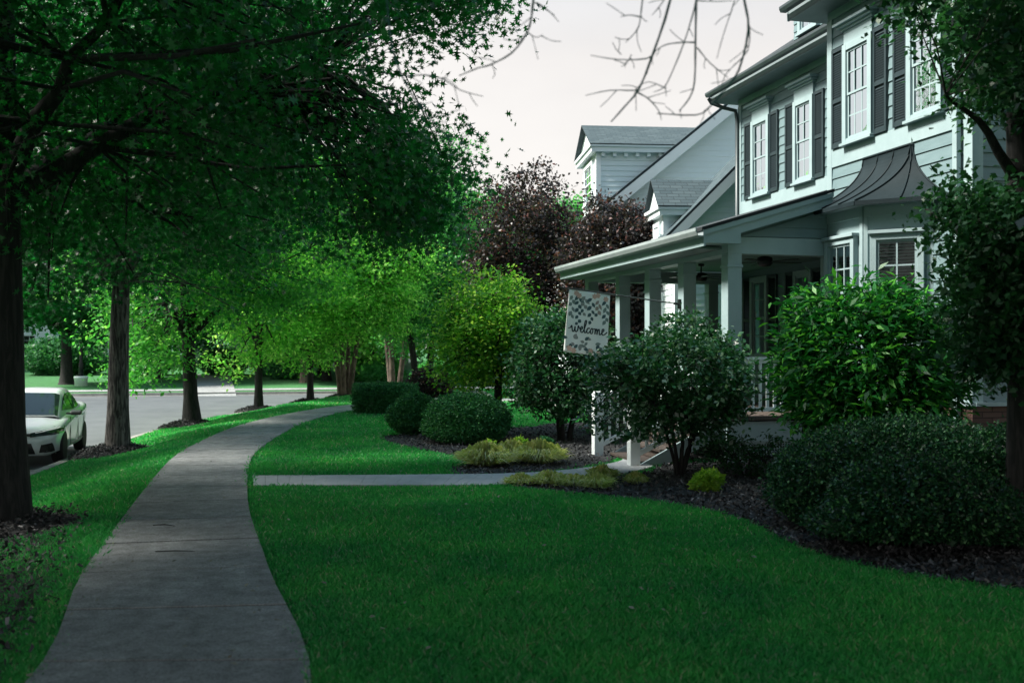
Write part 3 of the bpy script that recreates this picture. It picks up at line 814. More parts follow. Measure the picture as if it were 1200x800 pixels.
# roofs: main gable roof (ridge along the street) and the wing's
PT = .66
def mainroof(x0, y0, y1, nm):
    xr = x0 + 4.8; zr = EZ + 4.8 * PT
    slab('roof', M_SHINGD, H, [(x0, y1, EZ), (x0, y0, EZ), (xr, y0, zr), (xr, y1, zr)], .05)
    slab('roof', M_SHINGD, H, [(xr, y1, zr), (xr, y0, zr), (xr + 4.8, y0, EZ), (xr + 4.8, y1, EZ)], .05)
    mb = MB(); mb.box(x0 + .03, x0 + .9, y0 + .03, y1 - .03, EZ - .24, EZ - .21); mb.box(x0 + .03, x0 + .06, y0, y1, EZ - .245, EZ - .06)
    for yy in (y0, y1 - .03):
        mb.hexa([(x0 + .02, yy, EZ - .25), (xr, yy, zr - .25), (xr, yy + .03, zr - .25), (x0 + .02, yy + .03, EZ - .25), (x0 + .02, yy, EZ - .06), (xr, yy, zr - .06), (xr, yy + .03, zr - .06), (x0 + .02, yy + .03, EZ - .06)])
    mb.build('soffit', M_SOFF, H)
    mb = MB()
    prof = [(0, .02), (-.1, .02), (-.125, .07), (-.125, .11), (-.115, .11), (-.115, .075), (-.095, .03), (0, .03)]
    mb.prism([(x0 + a, EZ - .13 + b) for a, b in prof], y1 - y0, 'y', y0); mb.build('gutter', M_GUTD, H)
mainroof(2.98, 1.0, 6.95, 0); mainroof(1.78, -2.8, 1.5, 1)
mb = MB(); mb.tube([(2.9, 6.85, 7.2), (2.95, 6.83, 7.1), (3.2, 6.72, 6.98), (3.42, 6.60, 6.9), (3.43, 6.55, 6.7), (3.43, 6.55, 4.3)], .042, 8); mb.build('downspout', M_GUTD, H)
# gable wall on the far and near ends of the upper block
mb = MB()
for (xa, y) in ((3.5, 6.45), (2.3, TN + .05)):
    xr = xa - .52 + 4.8; mb.prism([(xa, EZ - .16), (xr + 4.2, EZ - .16), (xr, EZ + 4.8 * PT - .2)], .1, 'y', y)
mb.build('gable_wall', M_SIDE, H)
# roof dormer of the upper block
fd = Fr((4.05, 0, 0), (0, 1, 0), (-1, 0, 0))
dm = MB().box(4.06, 6.5, 3.9, 5.2, 7.4, 9.3).build('dormer', M_SIDE, H)
siding(fd, 7.9, 9.3, 3.9, 5.2, .16, M_SIDE, dm); window(fd, 4.2, 4.95, 8.1, 9.15, dm, cover=None)
siding(Fr((0, 3.9, 0), (1, 0, 0), (0, -1, 0)), 7.9, 9.3, 4.05, 6.5, .16, M_SIDE, dm)
slab('dormer_roof', M_SHINGD, dm, [(3.85, 4.55, 10.1), (3.85, 3.7, 9.25), (7, 3.7, 9.25), (7, 4.55, 10.1)], .06); slab('dormer_roof', M_SHINGD, dm, [(3.85, 5.4, 9.25), (3.85, 4.55, 10.1), (7, 4.55, 10.1), (7, 5.4, 9.25)], .06)

# upper windows, shutters
for (fr, c, w, z0, z1, sh) in ((fw, .16, .77, 4.91, 6.45, .33), (fw, -1.44, .75, 4.91, 6.45, .33), (fl, 5.53, .76, 4.91, 6.50, .33), (fl, 3.81, .72, 4.91, 6.50, .33)):
    window(fr, c - w / 2, c + w / 2, z0, z1, H, cols=3 if fr is fw else 2, rows=4, cover='curtain' if fr is fl else None, cornice=True)
    shutter(fr, c - w / 2 - sh - .01, c - w / 2 - .012, z0 - .02, z1 + .02, H); shutter(fr, c + w / 2 + .012, c + w / 2 + sh + .01, z0 - .02, z1 + .02, H)
# windows and front door behind the porch
for (c, w) in ((5.58, .74), (3.83, .66)):
    window(fl, c - w / 2, c + w / 2, 1.5, 3.2, H, cols=2, rows=4, cover=None)
    shutter(fl, c - w / 2 - .35, c - w / 2 - .012, 1.5, 3.2, H); shutter(fl, c + w / 2 + .012, c + w / 2 + .35, 1.5, 3.2, H)
mb = MB(); fl.box(mb, 1.9, 2.0, 0, .09, .7, 3.0); fl.box(mb, 2.86, 2.96, 0, .09, .7, 3.0); fl.box(mb, 1.9, 2.96, 0, .1, 2.92, 3.05)
door = mb.build('door', M_TRIM, H, bevel=.004)
mb = MB(); fl.box(mb, 2.0, 2.86, .03, .06, .7, 2.92)
for (u, v_) in ((.85, 1.6), (1.75, 2.75)):
    for (s0, s1) in ((2.08, 2.40), (2.46, 2.78)): fl.box(mb, s0, s1, .06, .07, u, v_)
mb.build('door_leaf', M_SHUT, door, bevel=.006)
MB().tube([(WL - .07, 2.1, 1.7), (WL - .11, 2.1, 1.7)], .03, 10).build('handle', mat('brass', (.5, .4, .2), None, rough=.3, metal=1), door)

# bay window
BW, BA, BB = 1.65, .115, -.907
bl = [(WW, BA + .65), (BW, BA), (BW, BB), (WW, BB - .65)]
bay = MB().prism([(x + .001, y) for x, y in bl], 3.0, 'z', .75).build('bay', M_TRIM, H)
fa_ = Fr((BW, 0, 0), (0, 1, 0), (-1, 0, 0)); LN = math.hypot(WW - BW, .65)
fb_ = Fr((BW, BB, 0), (1, -1, 0), (-1, -1, 0)); fc_ = Fr((WW, BA + .65, 0), (-1, -1, 0), (-1, 1, 0))
window(fa_, BB + .13, BA - .13, 1.75, 3.3, bay, cols=3, rows=4, cover='blind', cap=True, sill=True, trim=.085)
window(fb_, .10, LN - .11, 1.75, 3.3, bay, cols=2, rows=4, cover='blind', cap=True, sill=True, trim=.085)
window(fc_, .10, LN - .10, 1.75, 3.3, bay, cols=2, rows=4, cover='blind', cap=True, sill=True, trim=.085)
mb = MB()
fa_.box(mb, BB, BB + .075, 0, .02, .76, 3.7); fa_.box(mb, BA - .075, BA, 0, .02, .76, 3.7); fb_.box(mb, .002, .06, 0, .02, .76, 3.7); fb_.box(mb, LN - .08, LN - .002, 0, .02, .76, 3.7)
fa_.box(mb, BB, BA, 0, .03, 3.56, 3.73); fb_.box(mb, .02, LN, 0, .03, 3.56, 3.73)
fa_.box(mb, BB, BA, 0, .03, 1.2, 1.42); fb_.box(mb, .02, LN, 0, .03, 1.2, 1.42)
mb.build('trim_board', M_TRIM, bay, bevel=.003)
base = [Vector((WW - .01, BA + .65 + .22, 3.76)), Vector((BW - .22, BA + .12, 3.76)), Vector((BW - .22, BB - .12, 3.76)), Vector((WW - .01, BB - .65 - .32, 3.76))]
topl = [Vector((WW - .03, .02, 4.575)), Vector((WW - .06, .0, 4.575)), Vector((WW - .06, -1.13, 4.575)), Vector((WW - .03, -1.15, 4.575))]
def swoop(b, t, s):
    h = 1 - (1 - s) ** 2.15; p = b.lerp(t, h); p.z = b.z + (t.z - b.z) * s; return p
mb = MB(); K = 14
for i in range(3):
    for k in range(K):
        for q in range(4):
            u0, u1 = q / 4, (q + 1) / 4
            e = [swoop(base[i].lerp(base[i + 1], u), topl[i].lerp(topl[i + 1], u), s) for (u, s) in ((u0, k / K), (u1, k / K), (u1, (k + 1) / K), (u0, (k + 1) / K))]
            mb.face([tuple(p) for p in e], smooth=True)
mb.face([tuple(base[i] - Vector((0, 0, .002))) for i in (3, 2, 1, 0)])
broof = mb.build('bay_roof', M_METAL, bay)
mb = MB()
for (i, u) in ((0, 1), (1, .33), (1, .67), (1, 1), (2, .5), (2, 1), (0, .5)):
    pts = [swoop(base[i].lerp(base[i + 1], u), topl[i].lerp(topl[i + 1], u), k / K) + Vector((0, 0, .012)) for k in range(K + 1)]
    mb.tube(pts, .013, 6)
mb.tube([topl[0], topl[1], topl[2], topl[3]], .02, 6); mb.build('seam', M_METAL, broof)
mb = MB()
for i in range(3):
    a, b_ = base[i], base[i + 1]; mb.bar(a + Vector((0, 0, -.03)), b_ + Vector((0, 0, -.03)), .03, .062)
mb.build('drip_edge', M_METAL, bay)
mb = MB().prism([(p.x + (.03 if i in (1, 2) else 0), p.y) for i, p in enumerate(base)], .04, 'z', 3.705); mb.build('soffit', M_SOFF, bay)

# porch
PF = .69
mb = MB(); mb.box(-.06, WL, -.02, 6.75, PF - .05, PF); mb.build('porch_deck', M_WOOD, H)
mb = MB(); mb.box(.0, 1.64, .02, .05, .32, .62); mb.box(0, .03, .05, 6.7, .32, .62); mb.build('porch_skirt', M_TRIM, H)
mb = MB(); mb.box(.04, WL - .05, .09, 6.65, 0, .55); mb.build('porch_crawlspace', M_DARK, H)
mb = MB()
for k in range(38): mb.box(.0 + k * .043, .012 + k * .043, .05, .058, .02, .30)
for k in range(7): mb.box(.0, 1.63, .058, .066, .03 + k * .043, .042 + k * .043)
mb.box(-.02, .06, .04, .07, .0, .318); mb.box(1.58, 1.64, .04, .07, 0, .318); mb.box(.06, 1.58, .04, .07, .28, .317); mb.box(.06, 1.58, .04, .07, 0, .04)
mb.build('lattice', M_TRIM, H)
BZ = 3.09
def column(x, y, lab=None):
    s = .1125; mb = MB(); mb.box(x - s, x + s, y - s, y + s, PF, BZ); c = mb.build('porch_column', M_TRIM, H, bevel=.008)
    mb = MB(); mb.box(x - s - .02, x + s + .02, y - s - .02, y + s + .02, PF + .001, PF + .2); mb.box(x - s - .014, x + s + .014, y - s - .014, y + s + .014, BZ - .20, BZ - .165)
    mb.build('column_moulding', M_TRIM, c, bevel=.005)
cols = [0, 1.60, 3.08, 4.61, 6.5]
for t in cols: column(.1125, t + .1125)
column(2.74 + .11, 6.61)
column(1.45, 6.61)
mb = MB(); mb.box(0, .225, .0, 6.75, BZ, BZ + .25); mb.box(.225, WW - .6, 0.004, .226, BZ, BZ + .25); mb.box(.225, WL, 6.5, 6.745, BZ, BZ + .25); mb.build('porch_beam', M_TRIM, H, bevel=.004)
mb = MB(); mb.box(.2, WL - .0, .2, 6.55, BZ + .262, BZ + .29); mb.build('porch_ceiling', M_CEIL, H)
RZ = lambda w: 3.44 + .297 * (w + .5)
slab('porch_roof', M_SHINGD, H, [(-.5, 7.0, RZ(-.5)), (-.5, TJ, RZ(-.5)), (WL, TJ, RZ(WL)), (WL, 7.0, RZ(WL))], .05)
slab('porch_roof', M_SHINGD, H, [(-.5, TJ - .001, RZ(-.5)), (-.5, -.2, RZ(-.5)), (1.63, -.2, RZ(1.63)), (1.63, TJ - .001, RZ(1.63))], .05)
mb = MB()
for y in (-.17, 6.94):
    x1 = 1.62 if y < 0 else WL
    mb.hexa([(-.46, y, RZ(-.46) - .25), (x1, y, RZ(x1) - .25), (x1, y + .03, RZ(x1) - .25), (-.46, y + .03, RZ(-.46) - .25), (-.46, y, RZ(-.46) - .055), (x1, y, RZ(x1) - .055), (x1, y + .03, RZ(x1) - .055), (-.46, y + .03, RZ(-.46) - .055)])
    mb.hexa([(-.47, y - .025, RZ(-.47) - .12), (x1, y - .025, RZ(x1) - .12), (x1, y, RZ(x1) - .12), (-.47, y, RZ(-.47) - .12), (-.47, y - .025, RZ(-.47) - .052), (x1, y - .025, RZ(x1) - .052), (x1, y, RZ(x1) - .052), (-.47, y, RZ(-.47) - .052)])
mb.box(-.46, .12, -.172, .2, BZ + .13, BZ + .29)
mb.build('rake_board', M_TRIM, H)
mb = MB(); mb.box(-.47, -.44, -.19, 6.98, 3.17, 3.385); mb.build('fascia', M_TRIM, H)
mb = MB(); mb.box(-.44, -.003, .2, 6.95, 3.17, 3.20); mb.box(-.03, -.004, .2, 6.75, 3.2, 3.26); mb.build('soffit', M_SOFF, H)
prof = [(0, 0), (-.08, 0), (-.10, .02), (-.13, .08), (-.13, .125), (-.115, .125), (-.115, .085), (-.09, .02), (-.01, .02), (-.01, .11), (0, .11)]
mb = MB().prism([(-.472 + a, 3.30 + b) for a, b in prof], 7.2, 'y', -.2); mb.build('gutter', M_GUT, H)
fg = Fr((0, .02, 0), (1, 0, 0), (0, -1, 0))
siding(fg, BZ + .26, 4.0, lambda z: max(.15, (z + .3 - 3.44) / .297 - .5), 1.64, .15, M_SIDE, H, 'gable_siding')
mb = MB().prism([(.15, BZ + .255), (1.64, BZ + .255), (1.64, RZ(1.64) - .08), (.15, RZ(.15) - .08)], .03, 'y', .03); mb.build('gable_wall', M_SIDE, H)

# railings
def railing(p0, p1, z0a, z0b, hgt=.86, balus=.115, parent=H):
    p0 = Vector((*p0, z0a)); p1 = Vector((*p1, z0b)); up = Vector((0, 0, 1)); n = max(2, int((p1 - p0).length / balus))
    mb = MB(); mb.bar(p0 + up * hgt, p1 + up * hgt, .09, .04); mb.bar(p0 + up * (hgt - .045), p1 + up * (hgt - .045), .045, .05); mb.bar(p0 + up * .1, p1 + up * .1, .05, .06)
    r = mb.build('railing', M_NTRIM, parent)
    for k in range(1, n):
        p = p0.lerp(p1, k / n); MB().bar(p + up * .12, p + up * (hgt - .06), .036, .036, (0, 1, 0)).build('baluster', M_NTRIM, r)
railing((.225, .11), (1.64, .11), PF, PF)
railing((.11, 3.305), (.11, 4.61), PF, PF, balus=.14); railing((.11, 4.835), (.11, 6.5), PF, PF, balus=.14); railing((.11, 1.825), (.11, 3.08), PF, PF, balus=.14)
# stairs towards the street
st = MB()
SB0, SB1, SW = .02, 1.5, -1.3
for k in range(4):
    x1 = -.06 - .31 * k; z = PF - .16 * (k + 1) + .02
    st.box(x1 - .34, x1 - .001, SB0 + .1, SB1 - .1, z - .04, z)
    st.box(x1 - .30, x1 - .28, SB0 + .1, SB1 - .1, z - .16, z - .042)
stair = st.build('stair', M_WOOD, H, bevel=.004)
for y in (SB0 + .06, SB1 - .1):
    mb = MB().prism([(-.07, PF - .03), (-1.38, .0), (-1.38, -.05), (-1.1, -.05), (-.07, .38)], .04, 'y', y); mb.build('stringer', M_TRIM, stair)
for (y, x) in ((SB0, -1.46), (SB1, -1.5)):
    mb = MB(); mb.box(x - .075, x + .075, y - .075, y + .075, -.15, 1.02); n_ = mb.build('newel_post', M_NTRIM, stair, bevel=.006)
    # sloping handrail with balusters
    p0 = Vector((x + .07, y, .05)); p1 = Vector((.0, y, PF)); up = Vector((0, 0, 1))
    mb = MB(); mb.bar(p0 + up * .88, p1 + up * .88, .08, .045, (0, 0, 1)); mb.bar(p0 + up * .14, p1 + up * .14, .05, .07)
    r = mb.build('handrail', M_NTRIM, stair)
    for k in range(1, 11):
        p = p0.lerp(p1, k / 11); MB().bar(p + up * .16, p + up * .86, .034, .034, (0, 1, 0)).build('baluster', M_NTRIM, r)
# ceiling fans (hang under the porch roof)
def fan(x, y, lab, a0):
    p = H.matrix_basis @ Vector((x, y, 0)); p = Vector((P0.x + x * math.cos(TH) - y * math.sin(TH), P0.y + x * math.sin(TH) + y * math.cos(TH), 0))
    e = empty('ceiling_fan', (p.x, p.y, 3.03)); tag(e, lab, 'ceiling fan', 'dark ceiling fans under the porch roof')
    MB().lathe([(.02, .30), (.06, .29), (.06, .25), (.015, .24), (.015, .12)]).build('downrod', M_BLACK, e)
    MB().lathe([(.03, -.05), (.09, -.04), (.12, 0), (.12, .09), (.06, .12), (.02, .13)]).build('motor_housing', M_BLACK, e)
    for k in range(5):
        a = a0 + k * 2 * math.pi / 5; d = Vector((math.cos(a), math.sin(a), 0))
        mb = MB(); s = Vector((-d.y, d.x, 0)); q = [d * .13 - s * .03, d * .62 - s * .07, d * .66, d * .62 + s * .07, d * .13 + s * .03]
        mb.face([tuple(v + Vector((0, 0, .02))) for v in q]); mb.face([tuple(v + Vector((0, 0, .03))) for v in reversed(q)])
        for i in range(5):
            u, v = q[i], q[(i + 1) % 5]; mb.face([(u.x, u.y, .02), (v.x, v.y, .02), (v.x, v.y, .03), (u.x, u.y, .03)])
        mb.build('blade', M_BLACK, e)
fan(1.05, .85, 'black ceiling fan nearest the camera, just inside the corner porch column', .3)
fan(1.55, 4.3, 'black ceiling fan farther along the porch, seen between the middle columns', .9)

# welcome flag on an angled pole fixed to the second column
fx = Vector((P0.x - 1.62 * math.sin(TH), P0.y + 1.62 * math.cos(TH), 0))
fe = empty('porch_flag', fx, TH); tag(fe, 'cream garden flag printed with leaves and the word welcome, on a porch column pole', 'flag')
pa = Vector((-.02, .1, 2.42)); pb = Vector((-2.02, .02, 2.66))
MB().tube([pa, pa.lerp(pb, .5), pb], [.012, .012, .011], 8).build('pole', mat('pole_metal', (.07, .09, .09), None, rough=.35, metal=.6), fe)
MB().tube([pb, pb + (pb - pa).normalized() * .05], [.018, .006], 8).build('finial', M_BLACK, fe)
mb = MB(); mb.box(-.035, -.0, .06, .14, 2.34, 2.5); mb.tube([(-.02, .1, 2.42), (-.12, .096, 2.432)], .02, 8); mb.build('bracket', M_BLACK, fe)
pd = (pa - pb).normalized()
F0 = pb + pd * .10; FW_, FH_ = .70, .99
def flagpt(u, v, off=0.0):
    """u 0..1 across, v 0..1 down"""
    p = F0 + pd * (u * FW_ + .04 * (1 - v) * 0); x = p.x - .08 * v + (u - .5) * .02 * v
    y = p.y + .018 * math.sin(u * 9 + v * 2) * (.3 + v) + .02 * v * math.sin(u * 4)
    z = p.z - .012 - v * FH_ * (1 + .0 * u)
    return (x, y - off, z)
mb = MB(); NU, NV = 20, 24
mb.v = [flagpt(i / NU, j / NV) for j in range(NV + 1) for i in range(NU + 1)]
for j in range(NV):
    for i in range(NU):
        k = j * (NU + 1) + i; mb.f.append((k + NU + 1, k + NU + 2, k + 1, k)); mb.uv.append(None); mb.sm.append(True)
cloth = mb.build('flag_cloth', mat('flag_cloth_print', (.84, .90, .87), (.88, .92, .88), 5, .85), fe)
sm = cloth.modifiers.new('thick', 'SOLIDIFY'); sm.thickness = .002; sm.offset = 0
def leafshape(mb, u, v, ang, L_, W_, off=.004):
    c, s = math.cos(ang), math.sin(ang); P = []
    for (a, b_) in ((0, 0), (.3, .5), (.6, .5), (1, 0), (.6, -.5), (.3, -.5)):
        x = a * L_; y = b_ * W_; P.append(flagpt(u + (x * c - y * s) / FW_, v + (x * s + y * c) / FH_, off))
    mb.face(list(reversed(P)))
rg = random.Random(12)
inks = {'sage_ink': (.20, .27, .25), 'dark_leaf_ink': (.06, .12, .13), 'grey_leaf_ink': (.28, .31, .29), 'blush_ink': (.62, .42, .34), 'warm_grey_ink': (.33, .28, .24)}
mbs = {k: MB() for k in inks}
for ci_, sx in enumerate((.09, .24, .41, .56, .74, .91)):
    ln = (.40, .52, .36, .50, .38, .48)[ci_]; v = .07 + rg.uniform(0, .05); sd = 1
    kk = ['sage_ink', 'dark_leaf_ink', 'grey_leaf_ink', 'dark_leaf_ink', 'warm_grey_ink', 'sage_ink'][ci_]; dx = rg.uniform(-.05, .05)
    while v < ln:
        u_ = sx + dx * (v / ln); leafshape(mbs[kk if rg.random() < .7 else 'dark_leaf_ink'], u_, v, math.pi / 2 + sd * rg.uniform(.35, .95), rg.uniform(.085, .125) * (1.1 - .4 * v / ln), rg.uniform(.042, .06), .0035 + rg.random() * .001)
        sd = -sd; v += rg.uniform(.04, .07)
for i in range(26):
    u = rg.uniform(.06, .94); v = rg.uniform(.80, .97) if i % 2 else rg.uniform(.74, .97)
    leafshape(mbs[rg.choice(list(inks)[:3])], u, v, rg.uniform(0, 6.28), rg.uniform(.07, .1), rg.uniform(.04, .06), .0035 + rg.random() * .001)
for (u, v) in ((.18, .05), (.25, .08), (.62, .06), (.70, .04), (.9, .08), (.12, .93), (.22, .96), (.64, .94), (.82, .95)):
    for k in range(6): leafshape(mbs['blush_ink'], u, v, k * 1.05 + u * 9, .05, .032, .0052)
for k, b_ in mbs.items(): b_.build('printed_leaves', mat(k, inks[k], None, rough=.9), cloth)
# the word, as pen strokes
def stroke(mb, pts, w=.015):
    P = cat_rom(pts, 6); prev = None
    for i in range(len(P)):
        d = P[min(i + 1, len(P) - 1)] - P[max(i - 1, 0)]; d = d / (np.linalg.norm(d) + 1e-9)
        ww = w * (.55 + .75 * abs(d[1])) / 2; nn = np.array([-d[1], d[0]])
        a = P[i] + nn * ww; c = P[i] - nn * ww
        fa = flagpt(a[0] / FW_, a[1] / FH_, .0062); fc = flagpt(c[0] / FW_, c[1] / FH_, .0062)
        if prev: mb.face([prev[0], prev[1], fc, fa]); 
        prev = (fa, fc)
mb = MB(); x0 = .085; yb = .655; S = 1.0
def W(l): return [(x0 + x * 1.04, yb - y * 1.25) for x, y in l]
stroke(mb, W([(-.045, .035), (-.01, .045), (.01, .075), (.02, .03), (.035, .0), (.055, .02), (.062, .07), (.066, .02), (.085, .0), (.105, .03), (.11, .08), (.125, .06), (.15, .035), (.175, .05), (.172, .075), (.155, .07), (.15, .03), (.165, .0), (.19, .015), (.215, .07), (.235, .14), (.222, .16), (.208, .12), (.206, .04), (.222, .0), (.245, .02)]))
stroke(mb, W([(.245, .02), (.262, .06), (.29, .07), (.285, .06), (.268, .065), (.252, .03), (.265, .0), (.29, .01), (.315, .045), (.335, .07), (.352, .045), (.345, .01), (.325, .0), (.313, .03), (.325, .065), (.35, .068), (.375, .06)]))
stroke(mb, W([(.375, .06), (.388, .068), (.39, .0), (.395, .04), (.415, .07), (.42, .03), (.422, .0), (.43, .045), (.45, .07), (.456, .03), (.462, .0), (.48, .01), (.50, .035), (.52, .055), (.518, .078), (.50, .07), (.495, .03), (.51, .0), (.54, .015), (.575, .045)]))
mb.build('lettering', mat('lettering_ink', (.02, .035, .04), None, rough=.9), cloth)

# neighbouring house
N = empty('neighbour_house', (0, 26.5, 0), R(5.2)); tag(N, 'white clapboard neighbour house with steep gables and a tall roof dormer, behind the porch', 'house')
def gable(y, xa, xp, z0, ze, pitch, frm, e, name='siding'):
    """camera facing gable wall at y from the eave xa up to the peak xp"""
    zp = ze + (xp - xa) * pitch
    siding(frm, z0, zp - .05, lambda z: xa if z < ze else xa + (z - ze) / pitch, lambda z: 2 * xp - xa if z < ze else 2 * xp - xa - (z - ze) / pitch, e, M_NSIDE, N, name, lip=.024)
    return zp
YA = 0.0; xa, xp, ze, pt = 2.2, 7.4, 5.25, .818
f1 = Fr((0, YA, 0), (1, 0, 0), (0, -1, 0)); zp = gable(YA, xa, xp, .6, ze, pt, f1, .15)
MB().prism([(xa + .01, 0), (2 * xp - xa, 0), (2 * xp - xa, ze), (xp, zp), (xa + .01, ze)], 10, 'y', YA + .01).build('wall', M_NSIDE, N)
xo = .4
def rpt(x, xa=xa, ze=ze, pt=pt): return ze + .12 + (x - xa) * pt
slab('roof', M_SHING, N, [(xa - xo, YA + 10.3, rpt(xa - xo)), (xa - xo, YA - .3, rpt(xa - xo)), (xp, YA - .3, rpt(xp)), (xp, YA + 10.3, rpt(xp))], .08)
slab('roof', M_SHING, N, [(xp, YA + 10.3, rpt(xp)), (xp, YA - .3, rpt(xp)), (2 * xp - xa + xo, YA - .3, rpt(xa - xo)), (2 * xp - xa + xo, YA + 10.3, rpt(xa - xo))], .08)
def rake(y, x0, x1, fn, h=.30, par=N, m=None):
    mb = MB()
    mb.hexa([(x0, y, fn(x0) - h - .08), (x1, y, fn(x1) - h - .08), (x1, y + .04, fn(x1) - h - .08), (x0, y + .04, fn(x0) - h - .08), (x0, y, fn(x0) - .085), (x1, y, fn(x1) - .085), (x1, y + .04, fn(x1) - .085), (x0, y + .04, fn(x0) - .085)])
    mb.hexa([(x0, y + .04, fn(x0) - h + .08), (x1, y + .04, fn(x1) - h + .08), (x1, y + .3, fn(x1) - h + .08), (x0, y + .3, fn(x0) - h + .08), (x0, y + .04, fn(x0) - h + .1), (x1, y + .04, fn(x1) - h + .1), (x1, y + .3, fn(x1) - h + .1), (x0, y + .3, fn(x0) - h + .1)])
    mb.build('rake_board', m or M_NTRIM, par)
rake(YA - .3, xa - xo, xp, rpt, .32)
# front wall windows of the neighbour, its porch roof edge
fN = Fr((xa, 0, 0), (0, 1, 0), (-1, 0, 0)); siding(fN, .6, ze, YA, YA + 10, .15, M_NSIDE, N)
for k in range(3): window(fN, YA + 1 + k * 3, YA + 2.2 + k * 3, 1.3, 3.2, N, cover=None, tm=M_NTRIM, cols=2, rows=2)
window(f1, 2.6, 3.3, 1.5, 3.1, N, cover=None, tm=M_NTRIM)
# nearer wing
YB = -3.0; xa2, xp2, ze2, pt2 = 3.666, 7.4, 4.44, 1.0
f2 = Fr((0, YB, 0), (1, 0, 0), (0, -1, 0)); zp2 = gable(YB, xa2, xp2, .3, ze2, pt2, f2, .15)
MB().prism([(xa2 + .01, 0), (2 * xp2 - xa2, 0), (2 * xp2 - xa2, ze2), (xp2, zp2), (xa2 + .01, ze2)], 1.6, 'y', YB + .01).build('wall', M_NSIDE, N); MB().box(xa2 + .012, 9, -1.4, -.01, 0, ze2 - .1).build('wall', M_NSIDE, N)
YW = -1.35
f3 = Fr((xa2, 0, 0), (0, 1, 0), (-1, 0, 0)); siding(f3, .3, ze2, YB + .1, YA, .15, M_NSIDE, N)
mb = MB(); f3.box(mb, YB, YB + .12, 0, .04, .2, ze2); f2.box(mb, xa2 - .04, xa2 + .10, 0, .042, .2, ze2); f1.box(mb, xa - .04, xa + .1, 0, .042, .2, ze); mb.build('corner_board', M_NTRIM, N)
window(f3, -1.9, -.9, 1.4, 3.1, N, cover=None, tm=M_NTRIM)
def rpt2(x): return ze2 + .24 + (x - xa2) * pt2
slab('roof', M_SHING, N, [(xa2 - .36, YW, rpt2(xa2 - .36)), (xa2 - .36, YB - .3, rpt2(xa2 - .36)), (xp2, YB - .3, rpt2(xp2)), (xp2, YW, rpt2(xp2))], .08)
slab('roof', M_SHING, N, [(xp2, YW, rpt2(xp2)), (xp2, YB - .3, rpt2(xp2)), (2 * xp2 - xa2 + .4, YB - .3, rpt2(xa2 - .4)), (2 * xp2 - xa2 + .4, YW, rpt2(xa2 - .4))], .08)
rake(YB - .3, xa2 - .36, xp2, rpt2, .30)
mb = MB(); mb.box(xa2 - .42, xa2 + .15, YB - .32, YB + .02, ze2 - .42, ze2 - .2); mb.box(xa2 - .40, xa2, YB, YA, ze2 - .42, ze2 - .36); mb.build('eave_return', M_NTRIM, N)
mb = MB().prism([(xa2 - .4 + a, ze2 - .42 + b) for a, b in prof], 3.3, 'y', YB - .3); mb.build('gutter', M_NTRIM, N)
# dormers: cheek wall, front, roof with ridge running back
def ndormer(x0, y0, y1, zb, zeave, zr, xb, lab, dent=False, nw=1):
    d = MB().box(x0 + .01, xb, y0 + .01, y1 - .01, zb, zeave).build('dormer', M_NSIDE, N)
    siding(Fr((0, y0, 0), (1, 0, 0), (0, -1, 0)), zb, zeave, x0, xb, .15, M_NSIDE, d); siding(Fr((x0, 0, 0), (0, 1, 0), (-1, 0, 0)), zb, zeave, y0, y1, .15, M_NSIDE, d)
    fd = Fr((x0, 0, 0), (0, 1, 0), (-1, 0, 0)); ym = (y0 + y1) / 2; w = (y1 - y0) * .3
    window(fd, ym - w, ym + w, zeave - (1.3 if dent else .5), zeave - .14, d, cover=None, tm=M_NTRIM)
    mb = MB(); fd.box(mb, y0 - .03, y0 + .1, 0, .04, zb, zeave); Fr((0, y0, 0), (1, 0, 0), (0, -1, 0)).box(mb, x0 - .04, x0 + .1, 0, .04, zb, zeave)
    o = .2 if dent else .16
    mb.box(x0 - o, xb, y0 - o, y0 + .02, zeave - .02, zeave + .12); mb.box(x0 - o, x0 + .02, y0 + .02, y1 + o, zeave - .02, zeave + .119)
    mb.box(x0 - o - .05, xb, y0 - o - .05, y0 + .02, zeave + .121, zeave + .2); mb.box(x0 - o - .05, x0 + .02, y0 + .02, y1 + o + .05, zeave + .121, zeave + .199)
    if dent:
        x = x0 + .1
        while x < xb - .1: mb.box(x, x + .1, y0 - .13, y0 - .01, zeave - .13, zeave - .022); x += .33
    mb.build('cornice', M_NTRIM, d)
    oo = o + .06; z0_ = zeave + .2
    slab('dormer_roof', M_SHING, d, [(x0 - oo, ym, zr), (x0 - oo, y0 - oo, z0_), (xb + 1, y0 - oo, z0_), (xb + 1, ym, zr)], .03)
    slab('dormer_roof', M_SHING, d, [(x0 - oo, y1 + oo, z0_), (x0 - oo, ym, zr), (xb + 1, ym, zr), (xb + 1, y1 + oo, z0_)], .03)
    mb = MB().prism([(y0 - oo + .05, z0_), (y1 + oo - .05, z0_), (ym, zr - .06)], .05, 'x', x0 - .1); mb.build('pediment', M_NTRIM, d)
ndormer(2.58, 1.6, 4.0, 5.4, 7.28, 8.30, 6.6, '', True)
ndormer(3.5, -2.55, -1.45, 4.2, 4.95, 5.9, 5.2, '')
